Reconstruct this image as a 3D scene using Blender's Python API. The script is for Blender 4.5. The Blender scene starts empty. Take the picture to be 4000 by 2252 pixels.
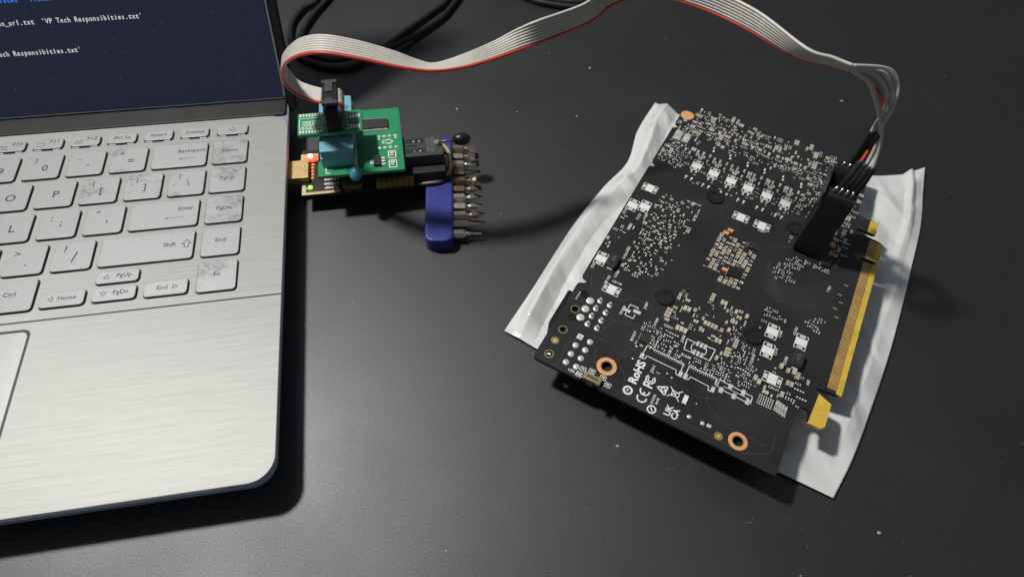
import bpy, bmesh, math, random
from mathutils import Vector, Matrix
S = 0.001            # everything below is authored in millimetres
R = math.radians
scene = bpy.context.scene
COL = scene.collection
random.seed(11)

# ------------------------------------------------------------------ camera
cd = bpy.data.cameras.new('camera'); cam = bpy.data.objects.new('camera', cd); COL.objects.link(cam)
cd.sensor_fit = 'HORIZONTAL'; cd.sensor_width = 36.0; cd.lens = 36.0*2585.15/4000
cd.clip_start = 0.01; cd.clip_end = 20
cx = Vector((0.997646, 0.055808, 0.039850)); cy = Vector((-0.068575, 0.811906, 0.579746)); cz = Vector((0, -0.581114, 0.813822))
M = Matrix((cx, cy, cz)).transposed().to_4x4(); M.translation = Vector((0, 0, 0.2389))
cam.matrix_world = M
cd.dof.use_dof = True; cd.dof.focus_distance = 0.268; cd.dof.aperture_fstop = 16.0
scene.camera = cam

# ------------------------------------------------------------------ light: one small lamp up left, dim room
w = bpy.data.worlds.new('World'); scene.world = w; w.use_nodes = True
bg = w.node_tree.nodes['Background']; bg.inputs[0].default_value = (0.80, 0.88, 1.0, 1); bg.inputs[1].default_value = 0.11
ld = bpy.data.lights.new('desk_lamp', 'AREA'); ld.shape = 'DISK'; ld.size = 0.08; ld.energy = 8.2; ld.color = (1.0, 0.982, 0.945)
lo_ = bpy.data.objects.new('desk_lamp', ld); COL.objects.link(lo_); lo_.location = (-0.43, 0.32, 0.82)
lo_.rotation_euler = (Vector((0.02, 0.18, 0.0)) - Vector(lo_.location)).to_track_quat('-Z', 'Y').to_euler()
fd = bpy.data.lights.new('fill_light', 'AREA'); fd.shape = 'RECTANGLE'; fd.size = 0.8; fd.size_y = 0.45; fd.energy = 1.8; fd.color = (0.72, 0.84, 1.0)  # added cool fill out of view, lifts the shadows; no real fixture
fo = bpy.data.objects.new('fill_light', fd); COL.objects.link(fo); fo.location = (-0.80, 0.72, 1.65)
fo.rotation_euler = (Vector((-0.2, 0.15, 0.0)) - Vector(fo.location)).to_track_quat('-Z', 'Y').to_euler()
vs = scene.view_settings; vs.view_transform = 'Standard'; vs.look = 'None'; vs.exposure = 0.0; vs.gamma = 1.0; vs.use_curve_mapping = False

# ------------------------------------------------------------------ materials
MATS = {}
class NT:
    def __init__(s, name):
        s.m = bpy.data.materials.new(name); s.m.use_nodes = True; s.t = s.m.node_tree; s.b = s.t.nodes['Principled BSDF']; MATS[name] = s.m
    def n(s, typ, **kw):
        nd = s.t.nodes.new(typ)
        for k, v in kw.items():
            if k in nd.inputs: nd.inputs[k].default_value = v
            else: setattr(nd, k, v)
        return nd
    def l(s, a, b): s.t.links.new(a, b)
    def set(s, **kw):
        for k, v in kw.items(): s.b.inputs[k.replace('_', ' ')].default_value = v
    def pos(s, scale=(1, 1, 1), obj=False):
        tc = s.n('ShaderNodeTexCoord') if obj else s.n('ShaderNodeNewGeometry')
        mp = s.n('ShaderNodeMapping'); mp.inputs['Scale'].default_value = scale
        s.l(tc.outputs['Object' if obj else 'Position'], mp.inputs['Vector']); return mp.outputs[0]
    def noise(s, vec, scale, detail=3, rough=0.6):
        nn = s.n('ShaderNodeTexNoise'); nn.inputs['Scale'].default_value = scale; nn.inputs['Detail'].default_value = detail; nn.inputs['Roughness'].default_value = rough
        s.l(vec, nn.inputs['Vector']); return nn.outputs['Fac']
    def ramp(s, fac, stops):
        r = s.n('ShaderNodeValToRGB'); e = r.color_ramp.elements
        while len(e) < len(stops): e.new(0.5)
        for i, (p, c) in enumerate(stops):
            e[i].position = p; e[i].color = (c, c, c, 1) if isinstance(c, (int, float)) else (*c, 1)
        s.l(fac, r.inputs[0]); return r.outputs[0]
    def bump(s, h, strength, dist):
        b = s.n('ShaderNodeBump'); b.inputs['Strength'].default_value = strength; b.inputs['Distance'].default_value = dist
        s.l(h, b.inputs['Height']); s.l(b.outputs[0], s.b.inputs['Normal'])
def simple(name, col, rough=0.5, metal=0.0, spec=0.5, var=0.15, scale=300, bump=0.0, emit=None, estr=0):
    a = NT(name); a.set(Roughness=rough, Metallic=metal); a.b.inputs['Specular IOR Level'].default_value = spec
    v = a.pos(); f = a.noise(v, scale, 4)
    lo = tuple(max(0, c*(1-var)) for c in col); hi = tuple(min(1, c*(1+var)) for c in col)
    a.l(a.ramp(f, [(0.3, lo), (0.7, hi)]), a.b.inputs['Base Color'])
    if bump: a.bump(f, bump, 0.0002)
    if emit: a.b.inputs['Emission Color'].default_value = (*emit, 1); a.b.inputs['Emission Strength'].default_value = estr
    return a.m

# table top: fine grained dark laminate
a = NT('table_laminate'); v = a.pos()
g1 = a.noise(v, 2500, 3, 0.9); g2 = a.noise(v, 14, 4, 0.6); g3 = a.noise(v, 90, 5, 0.7)
mx = a.n('ShaderNodeMix', data_type='RGBA', blend_type='MULTIPLY'); mx.inputs[0].default_value = 1.0
a.l(a.ramp(g1, [(0.36, (0.001, 0.001, 0.0011)), (0.66, (0.020, 0.020, 0.0205))]), mx.inputs[6]); a.l(a.ramp(g3, [(0.3, 0.8), (0.75, 1.15)]), mx.inputs[7])
a.l(mx.outputs[2], a.b.inputs['Base Color']); a.set(IOR=1.70); a.l(a.ramp(g1, [(0.38, 0.38), (0.64, 0.98)]), a.b.inputs['Specular IOR Level'])
a.l(a.ramp(g2, [(0.3, 0.48), (0.7, 0.56)]), a.b.inputs['Roughness']); a.bump(g1, 0.25, 0.00006)

LAPROT = math.atan2(0.222147, 0.975013)
def brushed(name, base, r0, streak, keydirt=False):
    a = NT(name); v = a.pos((60, 5200, 60), obj=True); f = a.noise(v, 1.0, 5, 0.65)
    v2 = a.pos((22, 2600, 22), obj=True); f2 = a.noise(v2, 1.0, 4, 0.7)
    m1 = a.n('ShaderNodeMath', operation='ADD'); a.l(f, m1.inputs[0]); a.l(f2, m1.inputs[1])
    lo = tuple(c*(1-streak) for c in base); hi = tuple(min(1, c*(1+streak*0.5)) for c in base)
    hf = a.n('ShaderNodeMath', operation='MULTIPLY'); hf.inputs[1].default_value = 0.5; a.l(m1.outputs[0], hf.inputs[0]); c = a.ramp(hf.outputs[0], [(0.36, lo), (0.60, hi)])
    a.l(c, a.b.inputs['Base Color']); a.set(Metallic=0.35, Roughness=r0, Anisotropic=0.5)
    t = a.n('ShaderNodeCombineXYZ'); t.inputs[0].default_value = math.cos(LAPROT); t.inputs[1].default_value = math.sin(LAPROT); a.l(t.outputs[0], a.b.inputs['Tangent'])
    a.bump(m1.outputs[0], 0.05, 0.00004)
    return a
brushed('brushed_aluminium', (0.39, 0.388, 0.368), 0.56, 0.17)
def keytop(name, dirt):
    a = NT(name); v = a.pos(); f = a.noise(v, 2500, 2, 0.7)
    c = a.ramp(f, [(0.25, (0.22, 0.22, 0.225)), (0.75, (0.42, 0.42, 0.418))])
    if dirt:
        d = a.noise(a.pos((1, 1.5, 1)), 85, 3, 0.6); mp = a.pos((1, 1, 1)); d2 = a.noise(a.pos((0.45, 1.6, 1)), 1500, 4, 0.85)
        mm = a.n('ShaderNodeMath', operation='MULTIPLY'); a.l(a.ramp(d, [(0.50, 0), (0.60, 0.75)]), mm.inputs[0]); a.l(a.ramp(d2, [(0.46, 0), (0.58, 1)]), mm.inputs[1])
        mx = a.n('ShaderNodeMix', data_type='RGBA'); a.l(mm.outputs[0], mx.inputs[0]); a.l(c, mx.inputs[6]); mx.inputs[7].default_value = (0.07, 0.07, 0.07, 1); c = mx.outputs[2]
    a.l(c, a.b.inputs['Base Color']); a.set(Metallic=0.35, Roughness=0.5); a.bump(f, 0.15, 0.00005)
keytop('key_silver', False); keytop('key_worn', True)
simple('key_side', (0.012, 0.012, 0.018), 0.4, scale=500)
simple('key_ink', (0.02, 0.02, 0.022), 0.7)
simple('slate_body', (0.50, 0.58, 0.70), 0.45, metal=0.1, scale=900)
simple('bezel_black', (0.012, 0.012, 0.013), 0.55, spec=0.25, scale=600)
simple('hinge_black', (0.016, 0.016, 0.016), 0.55, spec=0.3, scale=80, var=0.4)
simple('touchpad_grey', (0.39, 0.388, 0.37), 0.38, metal=0.4, scale=900, var=0.05)
simple('chamfer_shiny', (0.35, 0.40, 0.42), 0.2, metal=0.6)
# lit display panel with dust lying on the glass
a = NT('display_panel'); v = a.pos()
a.set(Roughness=0.35); a.b.inputs['Emission Color'].default_value = (0.30, 0.42, 1.0, 1); a.b.inputs['Emission Strength'].default_value = 0.022
vo = a.n('ShaderNodeTexVoronoi'); vo.inputs['Scale'].default_value = 260; a.l(v, vo.inputs['Vector'])
sp = a.ramp(vo.outputs['Distance'], [(0.04, 0.8), (0.10, 0)])
vo2 = a.n('ShaderNodeTexVoronoi'); vo2.inputs['Scale'].default_value = 900; a.l(v, vo2.inputs['Vector'])
sp2 = a.ramp(vo2.outputs['Distance'], [(0.06, 0.45), (0.15, 0)])
ns = a.ramp(a.noise(v, 60, 4), [(0.42, 0), (0.62, 1)])
ad = a.n('ShaderNodeMath', operation='ADD'); a.l(sp, ad.inputs[0]); a.l(sp2, ad.inputs[1])
mu = a.n('ShaderNodeMath', operation='MULTIPLY'); a.l(ad.outputs[0], mu.inputs[0]); a.l(ns, mu.inputs[1])
mx = a.n('ShaderNodeMix', data_type='RGBA'); a.l(mu.outputs[0], mx.inputs[0]); mx.inputs[6].default_value = (0.012, 0.014, 0.02, 1); mx.inputs[7].default_value = (0.26, 0.27, 0.30, 1)
a.l(mx.outputs[2], a.b.inputs['Base Color'])
simple('screen_text_white', (0.1, 0.1, 0.1), 0.5, emit=(0.72, 0.80, 0.76), estr=0.75)
simple('screen_text_blue', (0.02, 0.03, 0.1), 0.5, emit=(0.06, 0.22, 0.95), estr=0.85)
simple('backlight', (0.2, 0.2, 0.3), 0.5, emit=(0.65, 0.74, 1.0), estr=0.9)
# electronics
a = NT('solder_mask_black'); v = a.pos(); f = a.noise(v, 45, 5, 0.6); f2 = a.noise(v, 1200, 2)
a.l(a.ramp(f, [(0.3, (0.022, 0.0215, 0.0225)), (0.7, (0.034, 0.0333, 0.0345))]), a.b.inputs['Base Color']); a.set(Roughness=0.38); a.b.inputs['Specular IOR Level'].default_value = 0.35
a.l(a.ramp(f, [(0.3, 0.34), (0.7, 0.46)]), a.b.inputs['Roughness']); a.bump(f2, 0.12, 0.00005)
simple('trace_black', (0.060, 0.059, 0.061), 0.4, var=0.1)
simple('silk_white', (0.84, 0.85, 0.80), 0.55, var=0.08, scale=900)
simple('silk_dim', (0.16, 0.16, 0.15), 0.55, var=0.2, scale=900)
simple('solder', (0.82, 0.80, 0.75), 0.36, metal=0.3, var=0.25, scale=700)
simple('capacitor_tan', (0.58, 0.46, 0.28), 0.5, var=0.3, scale=260)
simple('chip_grey', (0.52, 0.50, 0.46), 0.5, var=0.35, scale=350)
simple('chip_black', (0.017, 0.018, 0.017), 0.42, var=0.3, scale=900)
simple('tantalum_black', (0.035, 0.037, 0.034), 0.4, var=0.4, scale=500)
simple('gold', (0.78, 0.52, 0.13), 0.34, metal=0.85, var=0.15, scale=200)
simple('gold_finger', (0.90, 0.52, 0.17), 0.42, metal=0.35, var=0.2, scale=200)
simple('bare_edge', (0.85, 0.58, 0.08), 0.42, metal=0.2, var=0.15, scale=200)
simple('copper', (0.90, 0.42, 0.18), 0.5, metal=0.15, var=0.1, scale=400)
simple('finger_gap', (0.05, 0.032, 0.014), 0.5)
simple('brass', (0.42, 0.34, 0.16), 0.4, metal=0.5, var=0.2, scale=300)
simple('black_plastic', (0.010, 0.010, 0.011), 0.35, var=0.3, scale=400)
simple('dull_black', (0.008, 0.008, 0.009), 0.6, var=0.3, scale=400)
simple('grey_black_plastic', (0.055, 0.055, 0.058), 0.38, var=0.2, scale=500)
simple('sleeve_black', (0.013, 0.013, 0.014), 0.5, var=0.4, scale=800, bump=0.3)
simple('screw_red', (0.035, 0.012, 0.010), 0.4)
simple('fr4_green', (0.024, 0.245, 0.105), 0.36, var=0.12, scale=120)
simple('fr4_edge_green', (0.10, 0.30, 0.14), 0.5, var=0.2)
simple('trace_green', (0.045, 0.30, 0.13), 0.36, var=0.1)
simple('zif_blue', (0.17, 0.42, 0.50), 0.36, var=0.06, scale=200)
simple('zif_blue_dark', (0.05, 0.22, 0.28), 0.4)
simple('teal_knob', (0.07, 0.30, 0.36), 0.3, var=0.1)
simple('usb_gold', (0.50, 0.37, 0.15), 0.45, metal=0.7, var=0.25, scale=900, bump=0.3)
simple('pcb_gold_border', (0.58, 0.45, 0.24), 0.45, metal=0.5, var=0.1)
simple('header_yellow', (0.30, 0.22, 0.045), 0.5, var=0.25)
simple('bronze', (0.20, 0.14, 0.08), 0.4, metal=0.5, var=0.3)
simple('led_red', (0.8, 0.1, 0.08), 0.3, emit=(1.0, 0.05, 0.03), estr=3.0)
simple('led_red_core', (1, 0.5, 0.3), 0.3, emit=(1.0, 0.16, 0.07), estr=110.0)
simple('led_green', (0.3, 0.8, 0.1), 0.3, emit=(0.35, 0.95, 0.05), estr=0.9)
simple('holder_blue', (0.026, 0.036, 0.22), 0.46, var=0.28, scale=220, bump=0.25)
def steel(name, col):
    simple(name, col, 0.33, metal=0.9, var=0.3, scale=700, bump=0.15)
steel('bit_steel', (0.46, 0.38, 0.29)); steel('bit_copper', (0.30, 0.21, 0.15)); steel('bit_bright', (0.62, 0.58, 0.48)); steel('pin_steel', (0.75, 0.73, 0.68))
simple('wire_grey', (0.60, 0.57, 0.51), 0.42, var=0.06, scale=300)
simple('wire_red', (0.62, 0.055, 0.030), 0.42, var=0.1, scale=300)
simple('cable_black', (0.009, 0.009, 0.010), 0.6, var=0.2)
simple('dust', (0.32, 0.32, 0.31), 0.9, var=0.4)
a = NT('bag_plastic'); v = a.pos(); f = a.noise(v, 22, 4, 0.55)
a.l(a.ramp(f, [(0.3, (0.74, 0.74, 0.72)), (0.7, (0.82, 0.82, 0.80))]), a.b.inputs['Base Color']); a.set(Roughness=0.13); a.b.inputs['Specular IOR Level'].default_value = 0.85; a.b.inputs['Subsurface Weight'].default_value = 0.0
a.bump(a.noise(v, 90, 2, 0.5), 0.06, 0.002)

# ------------------------------------------------------------------ mesh helpers
class MB:
    def sc(s, k, dz=0): s.v = [(x*k, y*k, z*k+dz) for x, y, z in s.v]; return s
    def __init__(s): s.v = []; s.f = []; s.mi = []
    def add(s, vs, fs, mi=0):
        o = len(s.v); s.v += [tuple(p) for p in vs]; s.f += [tuple(i+o for i in f) for f in fs]; s.mi += [mi]*len(fs); return s
    def box(s, x0, x1, y0, y1, z0, z1, mi=0):
        return s.add([(x0, y0, z0), (x1, y0, z0), (x1, y1, z0), (x0, y1, z0), (x0, y0, z1), (x1, y0, z1), (x1, y1, z1), (x0, y1, z1)],
                     [(0, 3, 2, 1), (4, 5, 6, 7), (0, 1, 5, 4), (1, 2, 6, 5), (2, 3, 7, 6), (3, 0, 4, 7)], mi)
    def stack(s, loops, mis=None, caps=(True, True)):
        # loops: list of lists of 3-D points, same length, bottom to top
        n = len(loops[0]); vs = [p for lp in loops for p in lp]; o = len(s.v); s.v += [tuple(p) for p in vs]
        for k in range(len(loops)-1):
            mi = mis[k] if mis else 0
            for i in range(n):
                j = (i+1) % n; s.f.append((o+k*n+i, o+k*n+j, o+(k+1)*n+j, o+(k+1)*n+i)); s.mi.append(mi)
        if caps[0]: s.f.append(tuple(o+i for i in reversed(range(n)))); s.mi.append(mis[0] if mis else 0)
        if caps[1]: s.f.append(tuple(o+(len(loops)-1)*n+i for i in range(n))); s.mi.append(mis[-1] if mis else 0)
        return s
    def rbox(s, x0, x1, y0, y1, z0, z1, r=1.0, b=0.3, seg=4, mi=0):
        return s.stack([rr(x0, x1, y0, y1, r, seg, z0, 0), rr(x0, x1, y0, y1, r, seg, z1-b, 0), rr(x0, x1, y0, y1, r, seg, z1-b*0.3, b*0.3), rr(x0, x1, y0, y1, r, seg, z1, b)], [mi]*4)
    def cyl(s, x, y, r, z0, z1, seg=20, mi=0, r1=None, b=0.0):
        r1 = r if r1 is None else r1
        c = lambda q, z: [(x+q*math.cos(2*math.pi*i/seg), y+q*math.sin(2*math.pi*i/seg), z) for i in range(seg)]
        return s.stack([c(r, z0), c(r1, z1-b), c(r1-b, z1)] if b else [c(r, z0), c(r1, z1)], [mi]*3)
    def ring(s, x, y, r0, r1, z0, z1, seg=28, mi=0):
        c = lambda q, z: [(x+q*math.cos(2*math.pi*i/seg), y+q*math.sin(2*math.pi*i/seg), z) for i in range(seg)]
        return s.stack([c(r0, z0), c(r1, z0), c(r1, z1), c(r0, z1), c(r0, z0)], [mi]*5, (False, False))
    def dome(s, x, y, rx, ry, z0, h, mi=0, seg=8):
        c = lambda q, z: [(x+rx*q*math.cos(2*math.pi*i/seg), y+ry*q*math.sin(2*math.pi*i/seg), z) for i in range(seg)]
        return s.stack([c(1, z0), c(0.8, z0+h*0.65), c(0.4, z0+h)], [mi]*3, (False, True))
    def tube(s, pts, r, seg=8, mi=0, closed=False, radii=None):
        pts = [Vector(p) for p in pts]; n = len(pts); loops = []; up = Vector((0, 0, 1)); prev = None
        for i, p in enumerate(pts):
            t = (pts[min(i+1, n-1)]-pts[max(i-1, 0)]).normalized()
            if prev is None:
                u = t.cross(up); u = t.cross(Vector((1, 0, 0))) if u.length < 0.05 else u
            else: u = prev-t*prev.dot(t)
            u.normalize(); prev = u; q = t.cross(u); rad = radii[i] if radii else r
            loops.append([p+u*(rad*math.cos(2*math.pi*k/seg))+q*(rad*math.sin(2*math.pi*k/seg)) for k in range(seg)])
        return s.stack(loops, [mi]*len(loops))
    def bar(s, p, q, wd, z0, z1, mi=0):
        d = Vector((q[0]-p[0], q[1]-p[1])); d.normalize(); nx, ny = -d.y*wd/2, d.x*wd/2
        L = [(p[0]+nx, p[1]+ny), (p[0]-nx, p[1]-ny), (q[0]-nx, q[1]-ny), (q[0]+nx, q[1]+ny)]
        return s.stack([[(x, y, z0) for x, y in L], [(x, y, z1) for x, y in L]], [mi]*2)
    def poly(s, pts, wd, z0, z1, mi=0):
        for p, q in zip(pts, pts[1:]): s.bar(p, q, wd, z0, z1, mi)
        return s
    def mesh(s, name, mats):
        me = bpy.data.meshes.new(name); me.from_pydata([(x*S, y*S, z*S) for x, y, z in s.v], [], s.f)
        for m in mats: me.materials.append(MATS[m])
        me.polygons.foreach_set('material_index', s.mi)
        bm = bmesh.new(); bm.from_mesh(me); bmesh.ops.recalc_face_normals(bm, faces=bm.faces); bm.to_mesh(me); bm.free()
        return me
    def obj(s, name, mats, parent=None, smooth=False, **kw):
        if isinstance(mats, str): mats = [mats]
        return link(name, s.mesh(name, mats), parent, smooth, **kw)
def rr(x0, x1, y0, y1, r, seg, z, inset=0):
    x0 += inset; x1 -= inset; y0 += inset; y1 -= inset; r = max(0.02, min(r-inset, (x1-x0)/2-.001, (y1-y0)/2-.001)); P = []
    for cx_, cy_, a0 in ((x1-r, y0+r, -90), (x1-r, y1-r, 0), (x0+r, y1-r, 90), (x0+r, y0+r, 180)):
        for k in range(seg+1):
            t = R(a0+90*k/seg); P.append((cx_+r*math.cos(t), cy_+r*math.sin(t), z))
    return P
def link(name, me, parent=None, smooth=False, label=None, cat=None, group=None, kind=None, loc=None, rot=None):
    o = bpy.data.objects.new(name, me); COL.objects.link(o)
    if parent: o.parent = parent
    if loc: o.location = tuple(c*S for c in loc)
    if rot: o.rotation_euler = rot
    if smooth and me:
        me.polygons.foreach_set('use_smooth', [True]*len(me.polygons))
    tag(o, label, cat, group, kind); return o
def tag(o, label=None, cat=None, group=None, kind=None):
    if label: o['label'] = label
    if cat: o['category'] = cat
    if group: o['group'] = group
    if kind: o['kind'] = kind
def thing(name, loc, rotz, label, cat, group=None): return link(name, None, None, False, label, cat, group, None, loc, (0, 0, rotz))
def spline(P, n):
    # Catmull-Rom through points of any dimension, n samples per span
    P = [Vector(p) for p in P]; out = []
    for i in range(len(P)-1):
        a, b, c, d = P[max(i-1, 0)], P[i], P[i+1], P[min(i+2, len(P)-1)]
        for k in range(n):
            t = k/n; out.append(0.5*((2*b)+(c-a)*t+(2*a-5*b+4*c-d)*t*t+(3*b-a-3*c+d)*t**3))
    out.append(P[-1]); return out
TC = {}
def text_mesh(txt, size, depth=0.03, bold=0.0, align='CENTER', mono=0.0, shear=0.0, mat='silk_white'):
    key = (txt, size, depth, bold, align, mono, shear, mat)
    if key in TC: return TC[key]
    c = bpy.data.curves.new('t', 'FONT'); c.body = txt; c.size = size*S; c.extrude = depth*S/2; c.offset = bold*S; c.align_x = align; c.align_y = 'CENTER'; c.shear = shear; c.resolution_u = 2
    o = bpy.data.objects.new('t', c); COL.objects.link(o); dg = bpy.context.evaluated_depsgraph_get(); dg.update()
    me = bpy.data.meshes.new_from_object(o.evaluated_get(dg)); bpy.data.objects.remove(o); bpy.data.curves.remove(c)
    me.materials.clear(); me.materials.append(MATS[mat]); TC[key] = me; return me
def text(name, txt, size, parent, loc, rotz=0.0, mat='silk_white', bold=0.0, align='CENTER', rot=None, shear=0.0):
    return link(name, text_mesh(txt, size, 0.04, bold, align, 0, shear, mat), parent, False, loc=loc, rot=rot or (0, 0, rotz))

# ------------------------------------------------------------------ the table
mb = MB(); mb.box(-900, 900, -500, 1300, -25, 0); mb.obj('table', 'table_laminate', kind='structure')

# ------------------------------------------------------------------ laptop   (local: x right along key rows, y to hinge, origin under the Home key)
KS = 0.965            # real size of the laptop and the programmer stack against the drawing units used for them
LX, LY = -141.273*KS, 233.419*KS
lap = thing('laptop', (LX, LY, 0), LAPROT, 'open silver laptop with dark terminal screen and white backlit keyboard', 'laptop'); lap.scale = (KS, KS, KS)
DZ = 17.9
x0, x1, y0, y1 = -298, 26.6, -168.2, 25.2
def bodyloop(z, ins): return rr(x0, x1, y0, y1+16, 9.5, 8, z, ins)
mb = MB(); mb.stack([bodyloop(2.2, 14), bodyloop(6.0, 8.0), bodyloop(10.5, 1.8), bodyloop(12.0, 0.5), bodyloop(DZ-0.9, 0.3)], [0]*5); mb.obj('base_body', 'slate_body', lap, True)
for fx, fy in ((6, -148), (-278, -148), (6, 22), (-278, 22)):
    mb = MB(); mb.cyl(fx, fy, 5, 0, 3.3, 16); mb.obj('rubber_foot', 'dull_black', lap)
seam = -88.2
mb = MB(); L0 = rr(x0, x1, y0, y1, 9.5, 10, 0, 0)
def clip_loop(L, ylo=None, yhi=None, z=0, ins=0):
    out = []; n = len(L)
    for i in range(n):
        p, q = L[i], L[(i+1) % n]
        f = (lambda y: y >= ylo) if ylo is not None else (lambda y: y <= yhi)
        lim = ylo if ylo is not None else yhi
        if f(p[1]): out.append((p[0], p[1], z))
        if f(p[1]) != f(q[1]):
            t = (lim-p[1])/(q[1]-p[1]); out.append((p[0]+(q[0]-p[0])*t, lim, z))
    return out
def deck(name, ylo, yhi):
    loops = []
    for z, ins in ((DZ-0.9, 0.0), (DZ-0.25, 0.0), (DZ, 0.25)):
        L = rr(x0, x1, y0, y1, 9.5, 10, z, ins); loops.append(clip_loop(L, ylo=ylo, z=z) if ylo is not None else clip_loop(L, yhi=yhi, z=z))
    return MB().stack(loops, [0]*3)
deck('d', seam+0.35, None).obj('keyboard_deck', 'brushed_aluminium', lap)
deck('d', None, seam-0.35).obj('palm_rest', 'brushed_aluminium', lap)
mb = MB(); mb.rbox(-176, -69, -158, -91.8, DZ-0.5, DZ+0.02, 3.2, 0.05, 6, 0); mb.obj('touchpad_gap', 'key_side', lap)
mb = MB(); mb.rbox(-175, -70.0, -157, -93.0, DZ-0.5, DZ+0.07, 2.6, 0.1, 6, 0); mb.obj('touchpad', 'touchpad_grey', lap)
# keys: (x centre, y centre, w, h, legend list[(text,size,dx,dy)], worn)
P = 19.05; Q = 18.94; K = []
def key(x, y, w_, h_, leg, worn=False, light=False): K.append((x, y, w_, h_, leg, worn, light))
U = 16.0
for i, (n, l2) in enumerate(((None, 'PgDn'),)): pass
for nm, y, wn in (('Home', 0, 1), ('PgUp', -Q, 1), ('PgDn', -2*Q, 1), ('End', -3*Q, 0), ('Fn', -4*Q, 1)): key(0, y, U, U, [(nm, 2.9, 0, 0.6)], wn)
for n, (t, t2, wn) in enumerate((('=', '+', 1), ('-', '_', 0), ('0', ')', 0), ('9', '(', 0), ('8', '*', 0), ('7', '&', 0))):
    key(-46.5-n*P, 0, U, U, [(t, 5.0, 1.2, -1.2), (t2, 3.6, -3.4, 4.2)], wn)
key(-23.2, 0, 24.8, U, [('Backspace', 2.9, 5.2, 2.6), ('<', 2.2, 2.6, -2.6)])
for n, (t, t2, wn) in enumerate((('\\', '|', 1), (']', '}', 1), ('[', '{', 1))): key(-18.2-n*P, -Q, U, U, [(t, 4.6, 0.8, -0.6), (t2, 3.2, -3.2, 4.4)], wn)
for n, t in enumerate('POIUY'): key(-75.2-n*P, -Q, U, U, [(t, 5.2, 0.3, -0.4)])
key(-25.7, -2*Q, 29.2, U, [('Enter', 2.9, 9.0, 2.6), ('<', 2.2, 3.4, -2.6)])
for n, (t, t2) in enumerate(((',', '"'), (';', ':'))): key(-51.0-n*P, -2*Q, U, U, [(t, 5.2, 1.2, 0.6), (t2, 4.6, -3.2, 3.6)])
for n, t in enumerate('LKJH'): key(-89.1-n*P, -2*Q, U, U, [(t, 5.2, 0.3, -0.4)])
key(-30.4, -3*Q, 38.4, U-0.3, [('Shift', 2.9, 9.2, 0.6), ('up', 0, 0, 0)])
for n, (t, t2) in enumerate((('/', '?'), ('.', '>'), (',', '<'))): key(-60.3-n*P, -3*Q, U, U-0.2, [(t, 7.0 if t == '/' else 5.2, 0.8, -1.2), (t2, 4.4, -3.6, 3.6)])
key(-117.5, -3*Q, U, U, [('M', 5.2, 0, 0)])
F = (('power', 0, 14.6), ('Delete', -18.0, 13.3), ('Insert', -35.0, 13.3), ('Prt Sc', -51.9, 13.3), ('F12', -68.7, 13.3), ('F11', -85.6, 13.3), ('F10', -102.4, 13.3), ('F9', -119.2, 13.3))
for t, x, w_ in F: key(x, 15.75, w_, 6.7, [(t, 3.0, 2.9 if t[0] == 'F' else 0.2, 1.3 if t[0] == 'F' else 0.2)], False, True)
key(-40.2, -70.6, 17.0, 6.5, [('PgUp', 2.7, 2.6, 0.3), ('tu', 0, -4.2, 0.0)]); key(-40.2, -79.4, 17.0, 7.0, [('PgDn', 2.7, 2.6, 0.4), ('td', 0, -4.2, 0.1)])
key(-60.1, -79.3, 17.2, 7.6, [('Home', 2.7, 1.9, 0.2), ('tl', 0, -4.4, 0.2)]); key(-20.0, -79.4, 17.2, 7.6, [('End', 2.7, -1.4, 0.2), ('tr', 0, 3.6, 0.2)])
key(-80.5, -75.4, 18.5, 15.8, [('Ctrl', 2.9, -0.4, 0.8), ('menu', 0, -7.2, -5.4)]); key(-100.8, -75.4, 17.6, 15.8, [('Alt', 2.9, 0, 0.8)])
KM = {}
KT = 19.05
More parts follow.
